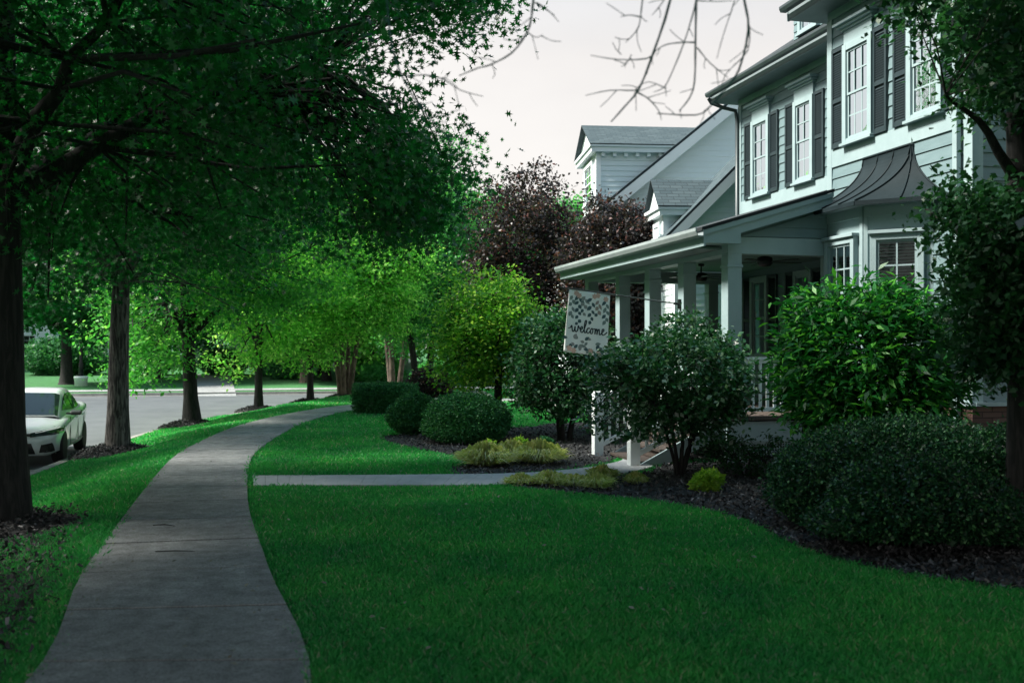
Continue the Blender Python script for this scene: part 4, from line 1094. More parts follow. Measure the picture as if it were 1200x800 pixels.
# ------------------------------------------------------------------ parked car
def make_car(loc, rz, label):
    """x forward, y to the car's left, z up"""
    e = empty('parked_car', loc, rz); tag(e, label, 'car')
    paint = mat('white_car_paint', (.62, .70, .73), None, rough=.25, coat=.6); blk = mat('car_black_trim', (.01, .012, .013), None, rough=.4)
    cg = mat('car_glass', (.012, .02, .023), None, rough=.06, spec=.5)
    # stations: x, z bottom, z belt, half width sill, half width belt, z deck centre
    S = [(2.27, .36, .58, .50, .62, .66), (2.18, .24, .64, .70, .80, .74), (1.95, .20, .70, .82, .87, .78), (1.5, .20, .77, .86, .90, .85), (1.05, .20, .82, .87, .905, .905), (.55, .19, .87, .88, .905, .96),
         (0, .18, .92, .88, .905, 1.0), (-.7, .18, .95, .88, .905, 1.0), (-1.3, .20, .985, .87, .90, 1.01), (-1.8, .24, 1.01, .83, .87, 1.04), (-2.12, .32, 1.02, .74, .80, 1.03), (-2.25, .45, .98, .62, .70, .99)]
    mb = MB(); rings = []
    for (x, zb, zt, wb, wt, zd) in S:
        prof = [(0, zb), (wb * .8, zb), (wb, zb + .08), (wb + .012, zb + (zt - zb) * .45), (wt, zt - .10), (wt - .015, zt - .02), (wt - .10, zt + .02), (wt * .5, zd - .012), (0, zd)]
        ring = [(x, y, z) for y, z in prof] + [(x, -y, z) for y, z in reversed(prof[1:-1])]
        rings.append(len(mb.v)); mb.v += ring; n = len(ring)
    for a, b in zip(rings, rings[1:]):
        for k in range(n): mb.f.append((a + k, b + k, b + (k + 1) % n, a + (k + 1) % n)); mb.uv.append(None); mb.sm.append(True)
    mb.f.append(tuple(rings[0] + k for k in range(n))); mb.uv.append(None); mb.sm.append(True)
    mb.f.append(tuple(rings[-1] + n - 1 - k for k in range(n))); mb.uv.append(None); mb.sm.append(True)
    body = mb.build('body', paint, e)
    # wheel arches cut out of the body
    for x in (1.38, -1.32):
        c = bpy.data.meshes.new('cut'); m2 = MB(); ring = [(x + .375 * math.cos(t * math.pi / 16), .33 + .375 * math.sin(t * math.pi / 16)) for t in range(32)]
        m2.prism(ring, 2.2, 'y', -1.1); co = m2.build('cut', blk); b_ = body.modifiers.new('arch', 'BOOLEAN'); b_.object = co; b_.operation = 'DIFFERENCE'; b_.solver = 'EXACT'
    bpy.context.view_layer.update()
    dg = bpy.context.evaluated_depsgraph_get(); me = bpy.data.meshes.new_from_object(body.evaluated_get(dg))
    for m_ in list(body.modifiers): body.modifiers.remove(m_)
    body.data = me
    for o_ in [o for o in bpy.data.objects if o.name.startswith('cut')]: bpy.data.objects.remove(o_)
    MB().box(-1.75, 1.8, -.78, .78, .22, .75).build('wheel_housing', blk, body)
    # cabin
    C = [(1.12, .90, .76, .905, .74), (.22, .97, .80, 1.355, .60), (-.25, 1.0, .80, 1.405, .575), (-.8, 1.0, .80, 1.405, .57), (-1.4, 1.0, .78, 1.30, .55), (-2.02, 1.02, .72, 1.05, .60)]
    mb = MB(); rr = []
    for (x, z0, w0, z1, w1) in C:
        ring = [(x, w0, z0 - .06), (x, w1 + (w0 - w1) * .12, z1 - .035), (x, w1 - .08, z1), (x, 0, z1 + .015)]; ring = ring + [(x, -y, z) for (x, y, z) in reversed(ring[:-1])]
        rr.append(len(mb.v)); mb.v += ring; n = len(ring)
    for a, b in zip(rr, rr[1:]):
        for k in range(n - 1): mb.f.append((a + k, b + k, b + k + 1, a + k + 1)); mb.uv.append(None); mb.sm.append(True)
    mb.build('roof', paint, e)
    def quad(name, pts, m, par=e, off=(0, 0, .008)):
        q = MB(); P = [Vector(p) for p in pts]; nrm = (P[1] - P[0]).cross(P[-1] - P[0]).normalized() * .009
        q.face([tuple(p + nrm) for p in P]); q.face([tuple(p - nrm) for p in reversed(P)])
        for i in range(len(P)): k = (i + 1) % len(P); q.face([tuple(P[i] - nrm), tuple(P[k] - nrm), tuple(P[k] + nrm), tuple(P[i] + nrm)])
        return q.build(name, m, par)
    q = MB(); ra, rb_ = [[Vector(p) for p in mb.v[k:k + n]] for k in rr[:2]]; upv = Vector((.45, 0, 1)).normalized() * .012
    ra = [p + (Vector((0, -.03 if p.y > 0 else .03, 0)) if k in (1, 5) else Vector()) for k, p in enumerate(ra)]
    for k in range(1, n - 2):
        q.face([tuple(x + upv) for x in (ra[k].lerp(rb_[k], .03), rb_[k].lerp(ra[k], .08), rb_[k + 1].lerp(ra[k + 1], .08), ra[k + 1].lerp(rb_[k + 1], .03))], smooth=True)
    q.build('windshield', cg, e)
    quad('rear_window', [(-1.5, -.50, 1.285), (-1.5, .50, 1.285), (-1.98, .56, 1.07), (-1.98, -.56, 1.07)], cg)
    for s in (1, -1):
        def sd(x, z): # on the side of the cabin
            for (a, b) in zip(C, C[1:]):
                if a[0] >= x >= b[0]:
                    t = (a[0] - x) / (a[0] - b[0]); z0 = a[1] + (b[1] - a[1]) * t - .06; w0 = a[2] + (b[2] - a[2]) * t; z1 = a[3] + (b[3] - a[3]) * t - .035; w1 = a[4] + (b[4] - a[4]) * t; w1 += (w0 - w1) * .12
                    k = (z - z0) / max(z1 - z0, .01); return (x, s * (w0 + (w1 - w0) * k + .006), z)
        for P in ([(.72, .99), (.62, 1.05), (.22, 1.235), (-.05, 1.29), (-.25, 1.30), (-.25, .97)], [(-.33, .97), (-.33, 1.30), (-.8, 1.295), (-1.15, 1.24), (-1.42, 1.12), (-1.2, .985)]):
            q = [sd(*p) for p in P]
            if s < 0: q.reverse()
            quad('side_window', q, cg)
        # door seams
        q = MB()
        for x in (.72, -.29, -1.18): q.bar((x, s * .899, .32), (x, s * .897, .86), .006, .012, (0, 1, 0))
        q.bar((.72, s * .897, .32), (-1.0, s * .897, .32), .012, .006, (0, 1, 0)); q.build('door_seam', blk, body)
        for x in (-.12, -1.0): MB().box(x - .1, x + .1, s * .895, s * .925, .80, .825).build('handle', paint, e, bevel=.008)
        mb = MB(); mb.prism([(.60, 1.0), (.78, .965), (.80, .90), (.60, .90)], .2 * s, 'y', s * .90); mb.bar((.68, s * .8, .93), (.68, s * .92, .93), .06, .04)
        mb.build('mirror', blk, e, bevel=.02)
    from mathutils.bvhtree import BVHTree
    bvh = BVHTree.FromPolygons([v.co.copy() for v in body.data.vertices], [tuple(p.vertices) for p in body.data.polygons])
    def patch(name, quadyz, m, off=.012, nu=10, nv=4, par=e):
        a, b, c, d_ = [Vector((0, *q)) for q in quadyz]; g = []
        for j in range(nv + 1):
            row = []
            for i in range(nu + 1):
                p = a.lerp(b, i / nu).lerp(d_.lerp(c, i / nu), j / nv); h = bvh.ray_cast(Vector((5, p.y, p.z)), Vector((-1, 0, 0)))
                row.append((h[0] + h[1] * off) if h[0] else None)
            g.append(row)
        q = MB()
        for j in range(nv):
            for i in range(nu):
                P = [g[j][i], g[j][i + 1], g[j + 1][i + 1], g[j + 1][i]]
                if all(p is not None for p in P) and max(p.x for p in P) - min(p.x for p in P) < .6: q.face([tuple(p) for p in P], smooth=True)
        return q.build(name, m, par)
    lamp = mat('headlight_glass', (.012, .016, .018), None, rough=.1, coat=.6)
    for s in (1, -1):
        hl = patch('headlight', [(s * .42, .585), (s * .893, .625), (s * .893, .735), (s * .42, .655)], lamp, nu=16)
        patch('light_strip', [(s * .50, .642), (s * .885, .712), (s * .885, .73), (s * .50, .656)], mat('lamp_white', (.7, .74, .75), None, rough=.3), .018, 14, 1, hl)
        patch('side_intake', [(s * .56, .29), (s * .80, .30), (s * .77, .47), (s * .60, .44)], blk)
    patch('grille', [(-.42, .60), (.42, .60), (.42, .645), (-.42, .645)], blk); patch('lower_grille', [(-.50, .27), (.50, .27), (.44, .47), (-.44, .47)], blk)
    tyre = mat('tyre_rubber', (.012, .012, .013), None, rough=.85); rim = mat('wheel_alloy', (.12, .13, .135), None, rough=.35, metal=.8)
    for x in (1.38, -1.32):
        for s in (1, -1):
            w = empty('wheel', (x, s * .79, .325), 0, e); w.rotation_euler = (R(-90) * s, 0, 0)
            MB().lathe([(.215, -.10), (.30, -.105), (.322, -.08), (.325, 0), (.322, .08), (.30, .105), (.215, .10)], n=28).build('tyre', tyre, w)
            mb = MB().lathe([(.02, .085), (.06, .088), (.065, .06)], n=12); mb.lathe([(.216, .02), (.222, .095), (.205, .10), (.20, .03)], n=28)
            for k in range(10):
                a = k * math.pi / 5 + (.12 if k % 2 else -.12); mb.bar((.05 * math.cos(a), .05 * math.sin(a), .07), (.21 * math.cos(a * 1), .21 * math.sin(a), .085), .022, .03)
            mb.build('rim', rim, w)
            MB().lathe([(.02, -.02), (.2, -.02), (.2, .0), (.02, .0)], n=20).build('brake_disc', blk, w)
    return e


hd = math.atan2(-.963, .27)
make_car((-9.22 - .86 * .963 + .0, 20.95 - .86 * .25, -.553), hd, 'white hatchback parked by the kerb on the left, facing the camera behind the nearest trunk')

# ------------------------------------------------------------------ street lamp, far houses
lp = at(95, 452, 54); lz = g1(lp.x, lp.y)
e = empty('street_lamp', (lp.x, lp.y, lz)); tag(e, 'dark street lamp post with a pale base on the lawn across the street', 'street lamp')
MB().lathe([(.33, -.1), (.33, .38), (.36, .40), (.36, .5), (.2, .52)], n=16).build('base', M_NTRIM, e)
MB().lathe([(.14, .5), (.12, 1.2), (.09, 1.3), (.075, 4.2), (.06, 4.3)], n=12).build('pole', M_BLACK, e)
MB().lathe([(.05, 4.3), (.15, 4.38), (.2, 4.8), (.24, 4.85), (.05, 5.1), (.02, 5.2)], n=12).build('lantern', M_BLACK, e)


def far_house(label, cx, cy, w, d, h, rz, sm, roofm, ridge, wins, brick=False, cat='house', trim=None):
    z = g1(cx, cy); e = empty('far_house', (cx, cy, z), rz); tag(e, label, cat)
    MB().box(-w / 2, w / 2, 0, d, -.3, h).build('wall', sm, e)
    f = Fr((0, 0, 0), (1, 0, 0), (0, -1, 0))
    siding(f, 0, h, -w / 2, w / 2, .2, sm, e)
    o = .5; zr = h + ridge
    slab('roof', M_SHINGD, e, [(-w / 2 - o, -o, h), (w / 2 + o, -o, h), (w / 2 + o, d / 2, zr), (-w / 2 - o, d / 2, zr)], .12)
    slab('roof', M_SHINGD, e, [(-w / 2 - o, d / 2, zr), (w / 2 + o, d / 2, zr), (w / 2 + o, d + o, h), (-w / 2 - o, d + o, h)], .12)
    mb = MB()
    for x in (-w / 2, w / 2 - .1): mb.prism([(0, h), (d, h), (d / 2, zr - .15)], .1, 'x', x)
    mb.build('gable_wall', sm, e)
    mb = MB(); mb.box(-w / 2 - o, w / 2 + o, -o - .05, -o + .02, h - .2, h + .02); f.box(mb, -w / 2 - .05, -w / 2 + .2, 0, .06, 0, h); f.box(mb, w / 2 - .2, w / 2 + .05, 0, .06, 0, h); mb.build('trim_board', trim or M_NTRIM, e)
    for (a0, a1, z0, z1) in wins: window(f, a0, a1, z0, z1, e, cover=None, tm=trim or M_NTRIM, rows=4, cols=2, trim=.12)
    return e


M_BRW = mat('far_brick_wall', (.10, .06, .05), (.14, .085, .07), 20, .9)
M_GREYW = mat('far_grey_wall', (.12, .14, .14), (.16, .18, .18), 5, .8)
far_house('white sided house far off at the left edge, behind the nearest black trunk', -40.5, 76, 12, 9, 5.8, R(-8), M_NSIDE, None, 3, [(-5, -4, 1, 2.6), (-2, -1, 1, 2.6), (1, 2.2, 1, 2.6), (3.4, 4.6, 1, 2.6), (1, 2.2, 3.8, 5.2), (3.4, 4.6, 3.8, 5.2)])
far_house('grey sided house across the street, seen under the oak branches left of the second trunk', -27.5, 79, 13, 9, 5.6, R(4), M_GREYW, None, 3, [(-5.5, -4.3, 1, 2.7), (-3, -1.8, 1, 2.7), (.5, 1.7, 1, 2.7), (3.5, 4.7, 1, 2.7), (-5.5, -4.3, 3.6, 5.2), (.5, 1.7, 3.6, 5.2)])
far_house('brick house with white trimmed windows across the street, between the second and third trunks', -20.5, 84, 11, 9, 5.8, R(0), M_BRW, None, 3, [(-5.2, -4.4, .6, 3.2), (-3.6, -2.6, 1, 2.8), (.0, 1, 1, 2.8), (2.2, 3.2, 1, 2.8), (4.4, 5.2, .6, 3.2), (0, 1, 3.8, 5.3)])
far_house('small pale gabled house far down the street, glimpsed between the trunks above the lawn', -13.6, 92, 8, 8, 2.6, R(0), M_NSIDE, None, 2.6, [(-3, -2, 1, 2.2), (1, 2.4, 1, 2.2)])
# white stair railing beyond
e = empty('porch_steps', (-10.2, 74, g1(-10.2, 74))); tag(e, 'white sloping stair rail beyond the round hedge across the street', 'stairs')
mb = MB(); mb.bar((-1.4, 0, 2.2), (1.2, 0, .8), .1, .1); mb.bar((-1.4, 0, 1.3), (1.2, 0, -.1), .1, .1); mb.build('handrail', M_NTRIM, e)
mb = MB()
for k in range(5): mb.box(-1.4 + k * .5, -.9 + k * .5, 0, 1.6, -.3, 1.1 - k * .26)
mb.build('steps', M_CONC, e)
for k in range(9): MB().box(-1.4 + k * .3, -1.34 + k * .3, -.03, .03, 1.3 - k * .16, 2.2 - k * .16).build('baluster', M_NTRIM, e)

# ------------------------------------------------------------------ trees
def tloc(i): x, y, r = STREET[i]; return (x, y, g1(x, y))
GR = 'street trees along the verge'
tree('oak_tree', 'nearest black oak trunk at the left edge, its canopy filling the upper left', 'tree', tloc(0), .25, 12.5, 3.4, (-.3, 1.6, 5.2), (4.55, 4.7, 3.0), 950, 140000, .088, L_OAK, M_BARKD, 3,
     tmpl=T_OAK, spread=.28, limbs=16, group=GR, amp=.30, inner=.25, flat=.7, upbias=.3, twig=.008,
     extra=crown_points(110, (.2, .6, 9.0), (5.2, 4.8, 4.0), np.random.default_rng(4), .3, .25).tolist() + [(at(px, py, Yd).x - STREET[0][0], Yd - STREET[0][1], at(px, py, Yd).z) for px, py, Yd in zip(np.random.default_rng(8).uniform(430, 532, 60), np.random.default_rng(9).uniform(150, 262, 60), np.random.default_rng(10).uniform(10.8, 13.5, 60))] + [(at(px, py, Yd).x - STREET[0][0], Yd - STREET[0][1], at(px, py, Yd).z) for px, py, Yd in zip(np.random.default_rng(18).uniform(440, 585, 50), np.random.default_rng(19).uniform(-110, 25, 50), np.random.default_rng(20).uniform(9.5, 12.5, 50))])
tree('oak_tree', 'oak with a shaggy grey trunk, second along the verge, beside the white car', 'tree', tloc(1), .215, 10, 3.0, (0, 0, 6.6), (4.5, 4.4, 4.2), 620, 46000, .15, L_OAK, M_BARK, 5,
     spread=.36, limbs=14, group=GR, tmpl=T_OAK, amp=.3, inner=.3, lean=(.15, 0), flare=1.35)
tree('oak_tree', 'leaning dark oak trunk with a flared foot, third along the verge', 'tree', tloc(2), .20, 9, 2.6, (.2, 0, 5.6), (3.7, 3.7, 3.7), 330, 56000, .12, L_OAKM, M_BARKD, 8,
     spread=.33, limbs=12, group=GR, lean=(-.5, .2), amp=.3, inner=.3, flare=1.7)
tree('oak_tree', 'slim straight street tree fourth along the verge, on a low mulch mound', 'tree', tloc(3), .145, 8.5, 2.3, (.2, 0, 5.2), (3.7, 3.7, 3.6), 300, 50000, .125, L_OAKL, M_BARKD, 9,
     spread=.33, limbs=11, group=GR, amp=.35, inner=.3)
tree('oak_tree', 'short slim street tree fifth along the verge, with fresh yellow green leaves', 'tree', tloc(4), .125, 7.5, 2.2, (.6, 0, 4.5), (3.4, 3.4, 2.9), 270, 46000, .115, L_OAKL, M_BARKD, 12,
     spread=.32, limbs=10, group=GR, amp=.35, inner=.3)
tree('crape_myrtle', 'tan multi-stemmed tree at the bend of the sidewalk', 'tree', tloc(5), .11, 6.2, 1.8, (.4, 0, 4.6), (2.6, 2.6, 2.6), 300, 34000, .12, L_OAKL, M_BARKL, 14, stems=4, spread=.35, limbs=8, flare=1.1)
p = at(462, 455, 44)
tree('crape_myrtle', 'twin tan stemmed tree behind the clipped hedge', 'tree', (p.x, p.y, -.3), .13, 7.5, 2.8, (0, 0, 6.2), (3, 3, 3.4), 320, 36000, .14, L_MID, M_BARKL, 15, stems=3, spread=.4, limbs=8, flare=1.1)
p = at(495, 455, 40)
tree('shade_tree', 'dark stemmed green tree right of the twin tan stems', 'tree', (p.x, p.y, 0), .15, 8.5, 2.4, (0, 0, 5.6), (2.9, 2.9, 3.6), 340, 40000, .14, L_MID, M_BARKD, 16, spread=.4, limbs=10, stems=2)
# small ornamental tree in the bed
tree('ornamental_tree', 'small round-headed tree with lime green top in the mulch bed at centre', 'tree', (-.28, 19.3, 0), .10, 2.7, 1.15, (-.15, 0, 2.0), (1.08, 1.08, 1.12), 330, 17000, .08, L_LIME, M_BARKD, 18,
     spread=.17, limbs=10, amp=.42, inner=.35, upbias=.8, flare=1.2, twig=.005, outb=.8)
# purple leaved trees
for (px, Yd, H_, rr, sd, lb) in ((612, 29, 6.9, 1.9, 20, 'tall purple leaved tree with its peak against the open sky'), (718, 26.2, 5.75, 1.35, 23, 'purple leaved tree rising in front of the white gables, just above the porch gutter')):
    x = (px - 600) / F * Yd
    tree('purple_leaf_tree', lb, 'tree', (x, Yd, 0), .13, H_ * .93, 1.4, (0, 0, H_ * .56), (rr, rr, H_ * .42), 460, 44000, .10, L_PLUM, M_BARKD, sd, spread=.22, limbs=14, amp=.35, inner=.35, upbias=.4, twig=.006)

# right foreground tree, crown overhanging the top right
rt = (4.42, 8.6, 0)
rng = np.random.default_rng(31); cl = []
def px3(px, py, Yd): v = at(px, py, Yd); return (v.x - rt[0], v.y - rt[1], v.z - rt[2])
for k in range(150):                       # overhanging boughs, upper right
    px = rng.uniform(1050, 1340); lim = 0 + (px - 1050) * 1.1
    py = rng.uniform(-420, min(lim, 110)); cl.append(px3(px, py, rng.uniform(6.6, 10.2)))
for k in range(60):
    cl.append((rng.uniform(.5, 3), rng.uniform(-3, 1), rng.uniform(3.9, 6.5)))
for k in range(120):                       # boughs beside the bay window
    px = 1135 + 110 * rng.uniform(0, 1) ** .8; py = rng.uniform(235, 425); cl.append(px3(px, py, rng.uniform(8.0, 9.6)))
for k in range(34): cl.append(px3(rng.uniform(1130, 1270), rng.uniform(10, 125), rng.uniform(8.0, 9.4)))
for (px, py) in ((1112, 262), (1120, 245), (1128, 225), (1125, 390), (1118, 370)): cl.append(px3(px, py, 8.6))
tree('foreground_tree', 'dark trunk at the right edge with glossy leaves overhanging the house', 'tree', rt, .165, 6.2, 1.7, (0, 0, 4.4), (1.2, 1.3, 1.5), 10, 75000, .07, L_DARK, M_BARKD, 33, clusters=cl, spread=.16, limbs=12, flat=.8,
     upbias=.5, flare=1.2, twig=.006)

# unseen trees added around the camera to cast shade, one bare limb reaching into view
sh = tree('shade_tree', 'unseen shade tree added behind the camera, one bare limb reaching over the lawn', 'tree', (3.4, -3.4, 0), .3, 11, 4.2, (-2.2, 2.4, 8.2), (5.4, 4.8, 3.0), 460, 75000, .27, L_OAK, M_BARK, 41, spread=.6, limbs=12)
BR = [([(795, -190), (800, -90), (785.5, 0), (766, 61), (749, 104), (732, 125), (716, 143)], 6), ([(767, 62), (757, 69), (725, 70), (692, 65)], 3), ([(750, 100), (744, 106), (715, 106), (686, 112)], 3), ([(746, 108), (760, 116), (772, 130), (775, 141)], 3),
      ([(820, -100), (818, -40), (816, 0), (815, 48), (814, 95), (808, 115), (796, 130)], 5), ([(814, 50), (800, 50), (783, 52), (772, 57), (762, 67)], 3), ([(817, 56), (832, 74), (853, 91)], 2.5),
      ([(816, -10), (814, 9), (801, 52), (783, 95), (776, 104), (766, 108)], 3), ([(850, -130), (862, -50), (872, 0), (877, 35), (866, 82), (850, 105), (831, 126), (815, 135), (770, 133)], 5.5), ([(878, 30), (876, 60), (850, 88), (845, 112)], 2.5),
      ([(760, -40), (753, 0), (749, 30), (741, 42), (733, 50)], 3), ([(750, 20), (738, 18), (727, 20)], 2.5), ([(862, -20), (861, 0), (848, 40), (840, 69)], 2.5), ([(790, -20), (775, 5), (764, 18)], 2.5),
      ([(816, 1), (840, 2), (858, 1)], 2), ([(728, 64), (722, 58), (718, 50)], 1.8), ([(740, 64), (735, 74), (728, 78)], 1.8), ([(781, 104), (760, 96), (745, 104)], 2), ([(840, 118), (830, 128), (838, 140)], 2),
      ([(640, -150), (632, -60), (625, 0), (622, 25), (616, 41), (600, 62), (575, 76), (560, 80), (538, 89)], 5), ([(624, 5), (630, 4), (644, 14), (655, 26)], 2.5), ([(618, 38), (628, 44), (636, 41)], 2), ([(576, 74), (580, 86), (577, 92)], 2), ([(623, 20), (610, 30), (596, 36)], 1.8),
      ([(450, -60), (455, 20), (464, 72), (484, 113), (500, 135), (520, 155), (532, 173)], 4), ([(475, 90), (497, 88), (519, 93), (540, 106), (566, 113)], 3), ([(506, 137), (525, 135), (530, 130)], 2), ([(523, 160), (540, 161), (553, 156)], 2), ([(517, 92), (524, 90), (526, 86)], 2)]
mb = MB(); rg = random.Random(5); hub = Vector((1.6, 1.5, 5.4))
for pl, w in list(BR):
    for k in range(1, len(pl)):
        if rg.random() < .62 and pl[k][1] > -10:
            (ax, ay), (bx, by) = pl[k - 1], pl[k]; t = rg.uniform(.2, .9); x, y = ax + (bx - ax) * t, ay + (by - ay) * t
            dl = math.hypot(bx - ax, by - ay) + 1e-3; ux_, uy_ = (bx - ax) / dl, (by - ay) / dl; sg = rg.choice((-1, 1)); ln_ = rg.uniform(9, 30)
            dx, dy = ux_ * .7 - uy_ * sg * .7, uy_ * .7 + ux_ * sg * .7
            BR.append(([(x, y), (x + dx * ln_ * .5 + rg.uniform(-2, 2), y + dy * ln_ * .5 + rg.uniform(-2, 2)), (x + dx * ln_, y + dy * ln_ + rg.uniform(-4, 4))], 1.7))
for bi, (pl, w) in enumerate(BR):
    Yb = 4.3 + .25 * math.sin(bi * 1.7); pts = [at(px, py, 4.4 + .0012 * (py - 60)) for px, py in pl]
    c = cat_rom([tuple(p) for p in pts], 3); r0 = w * .00125
    rad = [max(.0016, r0 * (1 - .62 * k / len(c))) * (1 + .15 * math.sin(k * 2.1)) for k in range(len(c))]
    mb.tube([tuple(q) for q in c], rad, 6)
    if pl[0][1] < -80 or (pl[0][0] == 450):
        p0 = pts[0]; mb.tube([hub, hub.lerp(p0, .5) + Vector((0, 0, .35)), p0], [.03, .018, r0], 6)
mb.tube([(3.2, -2.4, 4.6), (2.7, -.6, 5.6), (2.2, .6, 5.8), hub], [.09, .07, .05, .03], 8)
mb.v = [(x - 3.4, y + 3.4, z) for x, y, z in mb.v]
mb.build('bare_limb', M_TWIG, sh)
tree('shade_tree', 'unseen tree added on the verge beside the camera to shade the foreground', 'tree', (-5.9, 2.6, -.3), .26, 11, 4.2, (.6, 1.9, 8.6), (5.6, 4.0, 2.7), 520, 95000, .25, L_OAK, M_BARKD, 43, spread=.5, limbs=12)
tree('shade_tree', 'unseen evergreen tree added outside the right edge of view to darken that side', 'tree', (7.4, 4.2, 0), .24, 9, 1.5, (0, 0, 5.0), (3.8, 3.8, 4.2), 360, 34000, .22, L_DARK, M_BARKD, 44, spread=.5, limbs=10)

S1 = tree('shade_tree', 'unseen tree added on the opposite kerb to shade the verge, nearer one', 'tree', (-15.5, 4.5, -.5), .28, 12, 2.6, (0, 0, 7.2), (4.6, 5.2, 5.4), 420, 50000, .26, L_OAK, M_BARKD, 47, spread=.5, limbs=12)  # both kerb trees are added out of view to shade verge and road
copy_tree_obj(S1, (-16.2, 14.2, -.5), 2.1, .92, 'unseen tree added on the opposite kerb to shade the verge, farther one')

# background trees across the street: three kinds, copied
T1 = tree('background_tree', 'pale green round tree far across the intersection, above the clipped hedge', 'tree', (-4.2, 62, -.2), .22, 10, 2.5, (0, 0, 6.6), (4.6, 4.6, 4.8), 420, 40000, .25, L_MID, M_BARKD, 51, spread=.6, limbs=10, group='background trees across the street', amp=.3)
T2 = tree('background_tree', 'taller bushy tree across the street behind the street trees', 'tree', (-13, 68, -.2), .25, 11.5, 2.2, (0, 0, 7.0), (4.4, 4.4, 5.6), 420, 40000, .25, L_MID, M_BARKD, 52, spread=.6, limbs=10, group='background trees across the street', amp=.35)
T3 = tree('background_tree', 'broad dark tree across the street', 'tree', (-22, 62, -.2), .26, 9.5, 2.0, (0, 0, 6.2), (5.6, 5.6, 4.4), 420, 40000, .24, L_OAK, M_BARKD, 53, spread=.6, limbs=10, group='background trees across the street', amp=.3)
BG = [(T2, -8.2, 58, 1, 1.05, 'light green tree whose crown closes the sky gap left of the purple trees', L_OAKL), (T1, -1.2, 66, 2, 1.0, 'background tree just left of the tall purple tree', L_MID), (T3, -17, 73, 3, 1.2, 'background tree over the brick house roof', L_MID),
      (T1, -29, 98, 2.2, 1.1, 'dark background tree left of the grey house windows', L_OAK), (T2, -47, 62, .5, 1.2, 'background tree at the far left edge', L_OAK),
      (T2, 4, 72, 5, 1.0, 'background tree hidden mostly behind the purple trees', L_MID), (T1, 10, 66, 1.3, 1.1, 'background tree behind the neighbour house', L_MID), (T3, -48, 72, 1.9, 1.3, 'background tree past the white house', L_OAK),
      (T2, -11.5, 82, 3.3, 1.25, 'tall background tree beyond the small pale house', L_MID), (T3, -4.5, 88, .8, 1.3, 'farthest broad tree at the end of the street', L_MID), (T1, 18, 80, 2.7, 1.2, 'background tree far behind the houses at right', L_MID),
      (T2, -25, 96, 2.9, 1.3, 'background tree behind the brick house', L_MID), (T1, -57, 60, 1.9, 1.3, 'background tree across the road far left', L_OAK), (T3, -13.5, 66, 5.1, .85, 'bright lawn tree across the street between the third and fourth trunks', L_OAKL)]
for (src, x, y, a, s, lb, cm) in BG: copy_tree_obj(src, (x, y, g1(x, y) - .05), a, s, lb, cm)
for (px, Yd, r, lb) in ((78, 55, .33, 'thick dark trunk on the far lawn beside the lamp post'), (357, 58, .26, 'pale trunk on the far lawn between the fourth and fifth street trees'), (383, 60, .26, 'dark trunk on the far lawn just right of the fifth street tree')):
    v = at(px, 440, Yd)
    tree('lawn_tree', lb, 'tree', (v.x, Yd, g1(v.x, Yd)), r, 8, 2.6, (0, 0, 5.8), (3.8, 3.8, 3.4), 260, 15000, .3, L_OAK if px < 100 else L_MID, M_BARKD if px != 357 else M_BARKL, int(px), spread=.5, limbs=9)

# ------------------------------------------------------------------ shrubs
def on(px, Yd): return ((px - 600) / F * Yd, Yd, 0.0)
# lush large shrub in front of the bay window
tree('laurel_shrub', 'large rounded shrub with long bright green leaves below the bay window', 'shrub', on(1018, 11.6), .05, 1.7, .25, (0, 0, 1.42), (1.0, .95, 1.0), 280, 20000, .125, L_LUSH, M_BARKD, 61, tmpl=T_LANCE, spread=.13, limbs=10, amp=.13, inner=.62,
     stems=5, upbias=.9, outb=.9, flare=1, twig=.005, flat=.9)
tree('multi_stem_shrub', 'airy multi-stemmed shrub with small glossy leaves beside the porch steps', 'shrub', on(797, 13.3), .028, 1.35, .45, (-.05, 0, 1.26), (1.08, .9, .78), 420, 19000, .072, L_GLOSS, M_BARKD, 62, spread=.11, limbs=12, amp=.30, inner=.4, stems=9, flare=1, twig=.004)
tree('multi_stem_shrub', 'bushy small tree on dark stems between the boxwoods and the welcome flag', 'shrub', (.95, 18.2, 0), .06, 1.7, .6, (-.05, 0, 1.42), (.92, .85, .92), 320, 15000, .08, L_GLOSS, M_BARKD, 63, spread=.12, limbs=10, amp=.2, inner=.45, stems=3, flare=1, twig=.005)
mound('boxwood', 'larger of the two clipped boxwoods at the corner of the far lawn', 'shrub', on(546, 17.9), (.78, .7, .86), 17000, .042, L_BOX, 70, amp=.17)
mound('boxwood', 'smaller boxwood left of the larger one at the lawn corner', 'shrub', on(487, 19.6), (.52, .5, .78), 12000, .042, L_BOX, 71, amp=.17)
mound('clipped_hedge', 'flat-topped clipped hedge where the sidewalk bends out of sight', 'hedge', on(452, 26.0), (.82, .45, .78), 16000, .04, L_BOX, 72, amp=.03, boxy=.22)
for (px, Yd, r, s, lb) in ((1003, 9.7, (.86, .75, .92), 73, 'left mound of the low evergreen hedge at lower right, its edge catching the light'), (1085, 9.9, (.95, .8, 1.02), 74, 'middle mound of the low evergreen hedge below the large lush shrub'),
                           (1090, 8.5, (.95, .65, .72), 75, 'front mound of the low evergreen hedge nearest the dark lawn'), (1190, 9.2, (.9, .8, 1.0), 76, 'right mound of the low evergreen hedge around the foreground tree trunk')):
    mound('evergreen_shrub', lb, 'shrub', on(px, Yd), r, 24000, .034, L_HEDGE, s, amp=.24, group='low evergreen mounds in the front bed')
mound('azalea', 'pale flowering bush behind the boxwoods, left one of the two', 'shrub', on(517, 25), (.42, .35, .42), 5000, .05, L_FLOW, 77)
